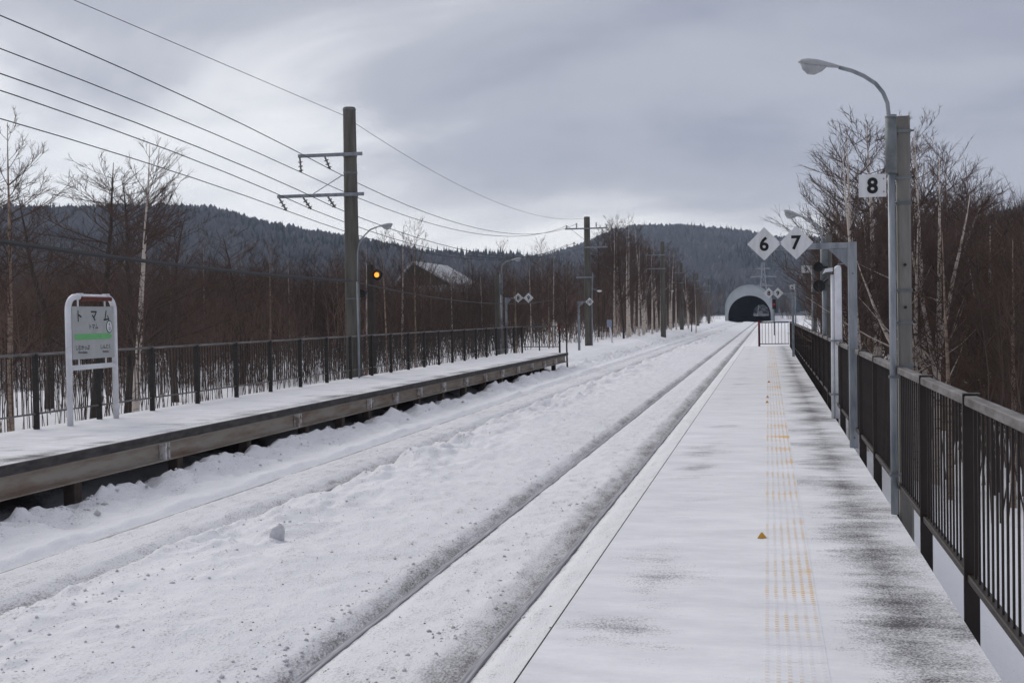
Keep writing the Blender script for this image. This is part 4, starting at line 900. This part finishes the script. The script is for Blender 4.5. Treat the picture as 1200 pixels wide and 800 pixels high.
# ------------------------------------------------------------------ scrub: a mass nobody could count
def shrub(h, ns, nt_, low=.25, spread=.35):
    mb = MB(); tri = []
    def blade(p, q_, w):                  # a thin twig: two slim triangles crossing
        d = (q_ - p).normalized(); a_ = perp(d)
        for e_ in (a_, d.cross(a_)): tri.append((p - e_ * w, p + e_ * w, q_))
    for s_ in range(ns):
        d = Vector((rnd(-spread, spread), rnd(-spread, spread), 1)).normalized(); pts = curve_pts((rnd(-.4, .4), rnd(-.4, .4), -.2), d, h * rnd(.7, 1.1), 3, .12, .03)
        mb.tube(pts, [.013, .011, .008, .003], 3, False)
        for j in range(nt_):
            u_ = rnd(low, 1) * 3; i = min(int(u_), 2); p = pts[i].lerp(pts[i + 1], u_ - i)
            dd = (Vector((rnd(-1, 1), rnd(-1, 1), rnd(.5, 1.6)))).normalized(); L2 = h * rnd(.12, .3); blade(p, p + dd * L2, .008)
            for t_ in (.35, .65): blade(p + dd * L2 * t_, p + dd * L2 * t_ + (dd + perp(dd) * .8).normalized() * L2 * .5, .005)
    f = [t_ for q_ in mb.f for t_ in ((q_[0], q_[1], q_[2]), (q_[0], q_[2], q_[3]))]; v = list(mb.v)
    for t_ in tri: f.append((len(v), len(v) + 1, len(v) + 2)); v += [tuple(q_) for q_ in t_]
    return np.array(v, float), np.array(f, np.int64)
SH = [shrub(4.0, 5, 9) for _ in range(8)]
SAP = [shrub(4.0, 1, 11, .45, .10) for _ in range(4)] + [shrub(4.0, 2, 8, .5, .14) for _ in range(4)]
def thicket(name, spots, m, label, SH=SH):
    V, Fc, b0 = [], [], 0
    for (x, y, h) in spots:
        v, f = SH[random.randrange(len(SH))]; a_ = rnd(0, 6.28); s_ = h / 4.0; w = s_ * rnd(.8, 1.2); t_ = 0.7 + y / 90
        c, s2 = math.cos(a_), math.sin(a_); vv = np.empty_like(v)
        vv[:, 0] = (v[:, 0] * c - v[:, 1] * s2) * w + x; vv[:, 1] = (v[:, 0] * s2 + v[:, 1] * c) * w + y; vv[:, 2] = v[:, 2] * s_ + float(gh(x, y, False))
        V.append(vv); Fc.append(f + b0); b0 += len(v)
    tag(mesh_np(name, np.concatenate(V), np.concatenate(Fc), m), label, 'scrub', kind='stuff')
def top_cap(px, y, ytop): return aty(px, ytop, y)[2] + .5
spots = []
while len(spots) < 1700:
    px = rnd(-60, 690); y = 48 * (185 / 48) ** random.random(); x = aty(px, 390, y)[0]
    if x > -13.5 or x < -150: continue
    if 150 < y < 190 and abs(x - rg0.x - 2) < 12: continue
    yt_ = np.interp(px, [-60, 120, 200, 440, 455, 548, 565, 690], [290, 300, 322, 328, 343, 343, 330, 322])
    spots.append((x, y, min((2.6 + .034 * y) * rnd(.6, 1.25), top_cap(px, y, yt_ + rnd(-16, 18)))))
thicket('bare_scrub', spots, brush, 'brown mass of bare scrub behind the far platform')
spots = []
while len(spots) < 420:
    px = rnd(-40, 660); y = rnd(17, 60); x = aty(px, 390, y)[0]
    if x > -12.6 or x < -45: continue
    spots.append((x, y, rnd(2.4, 4.6)))
thicket('bare_saplings', spots, brush, 'thin bare saplings standing close behind the far railing', SAP)
spots = []
while len(spots) < 650:
    px = rnd(690, 870); y = rnd(92, 315); x = aty(px, 390, y)[0]
    if x > -12.5: continue
    spots.append((x, y, rnd(3.2, 6.5) if y < 200 else rnd(4, 9)))
for _ in range(60):
    x = rnd(-45, 25)
    if not -14 < x < 5: spots.append((x, rnd(420, 520), rnd(11, 17)))
thicket('bare_scrub', spots, brush, 'brown scrub along the left bank towards the tunnel')
spots = []
while len(spots) < 850:
    px = rnd(950, 1260); y = 36 * (160 / 36) ** random.random(); x = aty(px, 390, y)[0]
    if x < 6: continue
    hmax = 3.4 + np.interp(px, [950, 1080, 1260], [.042, .075, .075]) * y
    spots.append((x, y, hmax * rnd(.6, 1.0)))
for _ in range(130):
    y = rnd(90, 300); spots.append((7.5 + rnd(0, 14) + y * .02, y, rnd(2, 5)))
thicket('bare_scrub', spots, brush, 'brown mass of bare scrub behind the near railing')
spots = []
while len(spots) < 240:
    px = rnd(985, 1260); y = rnd(18, 42); x = aty(px, 390, y)[0]
    if x < 3.6: continue
    spots.append((x, y, min(rnd(3.2, 6.0), aty(px, np.interp(px, [985, 1110, 1140], [190, 230, 270]), y)[2] + .8)))
thicket('bare_saplings', spots, brush, 'thin bare saplings standing close behind the near railing', SAP)

# ------------------------------------------------------------------ wooded hills
def hill(name, prof, D0, D1, zb, seed, ntree, label, tree_h, con):
    pxs = np.array([q_[0] for q_ in prof], float); pys = np.array([q_[1] for q_ in prof], float)
    cols = np.linspace(pxs[0], pxs[-1], 110); rows = np.linspace(0, 1.25, 26)
    th = [ray(px, 390) for px in cols]; az = np.array([math.atan2(r[0], r[1]) for r in th])
    zr = []
    for px in cols:
        r = ray(px, float(np.interp(px, pxs, pys))); zr.append(EYE + r[2] / math.hypot(r[0], r[1]) * D1 - tree_h * .75)
    zr = np.array(zr)
    AZ, T = np.meshgrid(az, rows); D = D0 + (D1 - D0) * T
    prof_t = np.where(T < 1, np.sin(np.minimum(T, 1) * math.pi / 2) ** 1.15, 1 - (T - 1) * 1.2)
    Z = zb + (zr[None] - zb) * prof_t; X = D * np.sin(AZ); Y = D * np.cos(AZ)
    Z = Z + (fbm(X * .006, Y * .006, 4, seed) - .5) * 26 * np.sin(np.clip(T, 0, 1) * math.pi)
    n, m = Z.shape; ii = np.arange(n * m).reshape(n, m)
    q_ = np.stack([ii[:-1, :-1], ii[:-1, 1:], ii[1:, 1:], ii[1:, :-1]], -1).reshape(-1, 4)
    o = mesh_np(name, np.stack([X, Y, Z], -1).reshape(-1, 3), q_, hill_snow, True); tag(o, label, 'hill', kind='structure')
    # woodland on it: one mass of bare and conifer crowns
    a_ = RNG.random(ntree) * (n - 1) * .82 + .3; b_ = RNG.random(ntree) * (m - 1)
    edge = RNG.random(ntree) < .16; a_ = np.where(edge, np.argmax(rows >= .99) + RNG.normal(0, .5, ntree), a_); a_ = np.clip(a_, 0, n - 1.01)
    def samp(A):
        i, j = a_.astype(int), b_.astype(int); fa, fb = a_ - i, b_ - j; j2 = np.minimum(j + 1, m - 1); i2 = np.minimum(i + 1, n - 1)
        return (A[i, j] * (1 - fb) + A[i, j2] * fb) * (1 - fa) + (A[i2, j] * (1 - fb) + A[i2, j2] * fb) * fa
    x, y, z = samp(X), samp(Y), samp(Z)
    clump = fbm(x * .012, y * .012, 3, seed + 3); isc = (clump + RNG.normal(0, .12, ntree)) > con
    for sel, mm, sh, nm, lb in ((~isc, hill_wood, 0, 'hill_woodland', 'bare grey woodland covering ' + label), (isc, conifer, 1, 'hill_conifers', 'dark conifers scattered over ' + label)):
        k = int(sel.sum())
        if k < 2: continue
        h = tree_h * (.6 + .7 * RNG.random(k)) * (1.15 if sh else 1.0); w = h * (.17 if sh else .30)
        lv = np.array([(0, .05, .8), (0, .55, 1.0), (0, 1.0, .12)]) if not sh else np.array([(0, .02, .8), (0, .35, .8), (0, 1.05, .02)])
        V = np.zeros((k, 3, 4, 3)); ph = RNG.random(k) * 6.28
        for li in range(3):
            for s_ in range(4):
                an = ph + s_ * 2 * math.pi / 4; rr = w * lv[li, 2] * (.7 + .6 * RNG.random(k))
                V[:, li, s_, 0] = x[sel] + rr * np.cos(an); V[:, li, s_, 1] = y[sel] + rr * np.sin(an); V[:, li, s_, 2] = z[sel] + h * lv[li, 1] + h * .05 * RNG.normal(0, 1, k)
        fc = np.array([(li * 4 + s_, li * 4 + (s_ + 1) % 4, (li + 1) * 4 + (s_ + 1) % 4, (li + 1) * 4 + s_) for li in range(2) for s_ in range(4)])
        tag(mesh_np(nm, V.reshape(-1, 3), (fc[None] + 12 * np.arange(k)[:, None, None]).reshape(-1, 4), mm, True), lb, 'woodland', kind='stuff')
hill_snow = mat('hill_snow', (.26, .26, .28), (.15, .15, .16), .95, scale=.012, world=True, lo=.45, hi=.65)
hill('hill', [(-160, 268), (-60, 258), (60, 250), (150, 248), (215, 248), (255, 252), (300, 266), (350, 275), (400, 284), (450, 292), (500, 302), (560, 310), (640, 318), (720, 335)], 520, 1050, 0, 30, 15000, 'the dark wooded hill on the left', 8, .70)
hill('hill', [(470, 330), (540, 312), (600, 308), (640, 304), (680, 292), (720, 275), (745, 270), (800, 269), (870, 274), (910, 281), (960, 283), (1020, 290), (1080, 300)], 900, 1500, 0, 40, 15000, 'the blue grey wooded hill behind the tunnel', 10, .68)
hill('hill', [(1000, 310), (1080, 285), (1130, 268), (1160, 262), (1200, 250), (1260, 240), (1330, 250)], 420, 760, -1, 50, 6000, 'the wooded hill at the right edge', 9, .66)
# one small conifer in the left scrub
c = aty(345, 318, 120); z0 = float(gh(c[0], 120)); g = empty('conifer_tree', (c[0], 120, z0), 'small dark conifer poking out of the left scrub', 'tree')
MB().tube([(c[0], 120, z0 - .2), (c[0], 120, c[2])], [.16, .02], 7).build('trunk', bark_dark, g)
mb = MB(); hh = c[2] - z0
for li in range(9):
    zz_ = z0 + hh * (.15 + .09 * li); r_ = hh * .18 * (1 - li / 9.5)
    for s_ in range(9):
        a_ = s_ * .698 + li * .4; d = Vector((math.cos(a_), math.sin(a_), -.35)); p_ = Vector((c[0], 120, zz_)); sd = Vector((-math.sin(a_), math.cos(a_), 0)) * r_ * .3; b0 = len(mb.v)
        L_ = r_ * rnd(.8, 1.2); mb.v += [tuple(p_ + Vector((0, 0, hh * .05))), tuple(p_ + d * L_ * .6 + sd), tuple(p_ + d * L_), tuple(p_ + d * L_ * .6 - sd)]; mb.f.append((b0, b0 + 1, b0 + 2, b0 + 3))
mb.build('crown', conifer, g)

# ------------------------------------------------------------------ haze
hz = MB().box(-1700, 1500, -40, 2300, -3.5, 330).build('haze', None); tag(hz, 'thin cold winter haze between the viewer and the hills', 'haze', kind='stuff')
hm = bpy.data.materials.new('haze_air'); hm.use_nodes = True; t = hm.node_tree; t.nodes.clear()
ho = t.nodes.new('ShaderNodeOutputMaterial'); pv = t.nodes.new('ShaderNodeVolumePrincipled')
pv.inputs['Color'].default_value = (.66, .80, 1.0, 1); pv.inputs['Density'].default_value = .00021; t.links.new(pv.outputs[0], ho.inputs['Volume'])
hz.data.materials.append(hm)
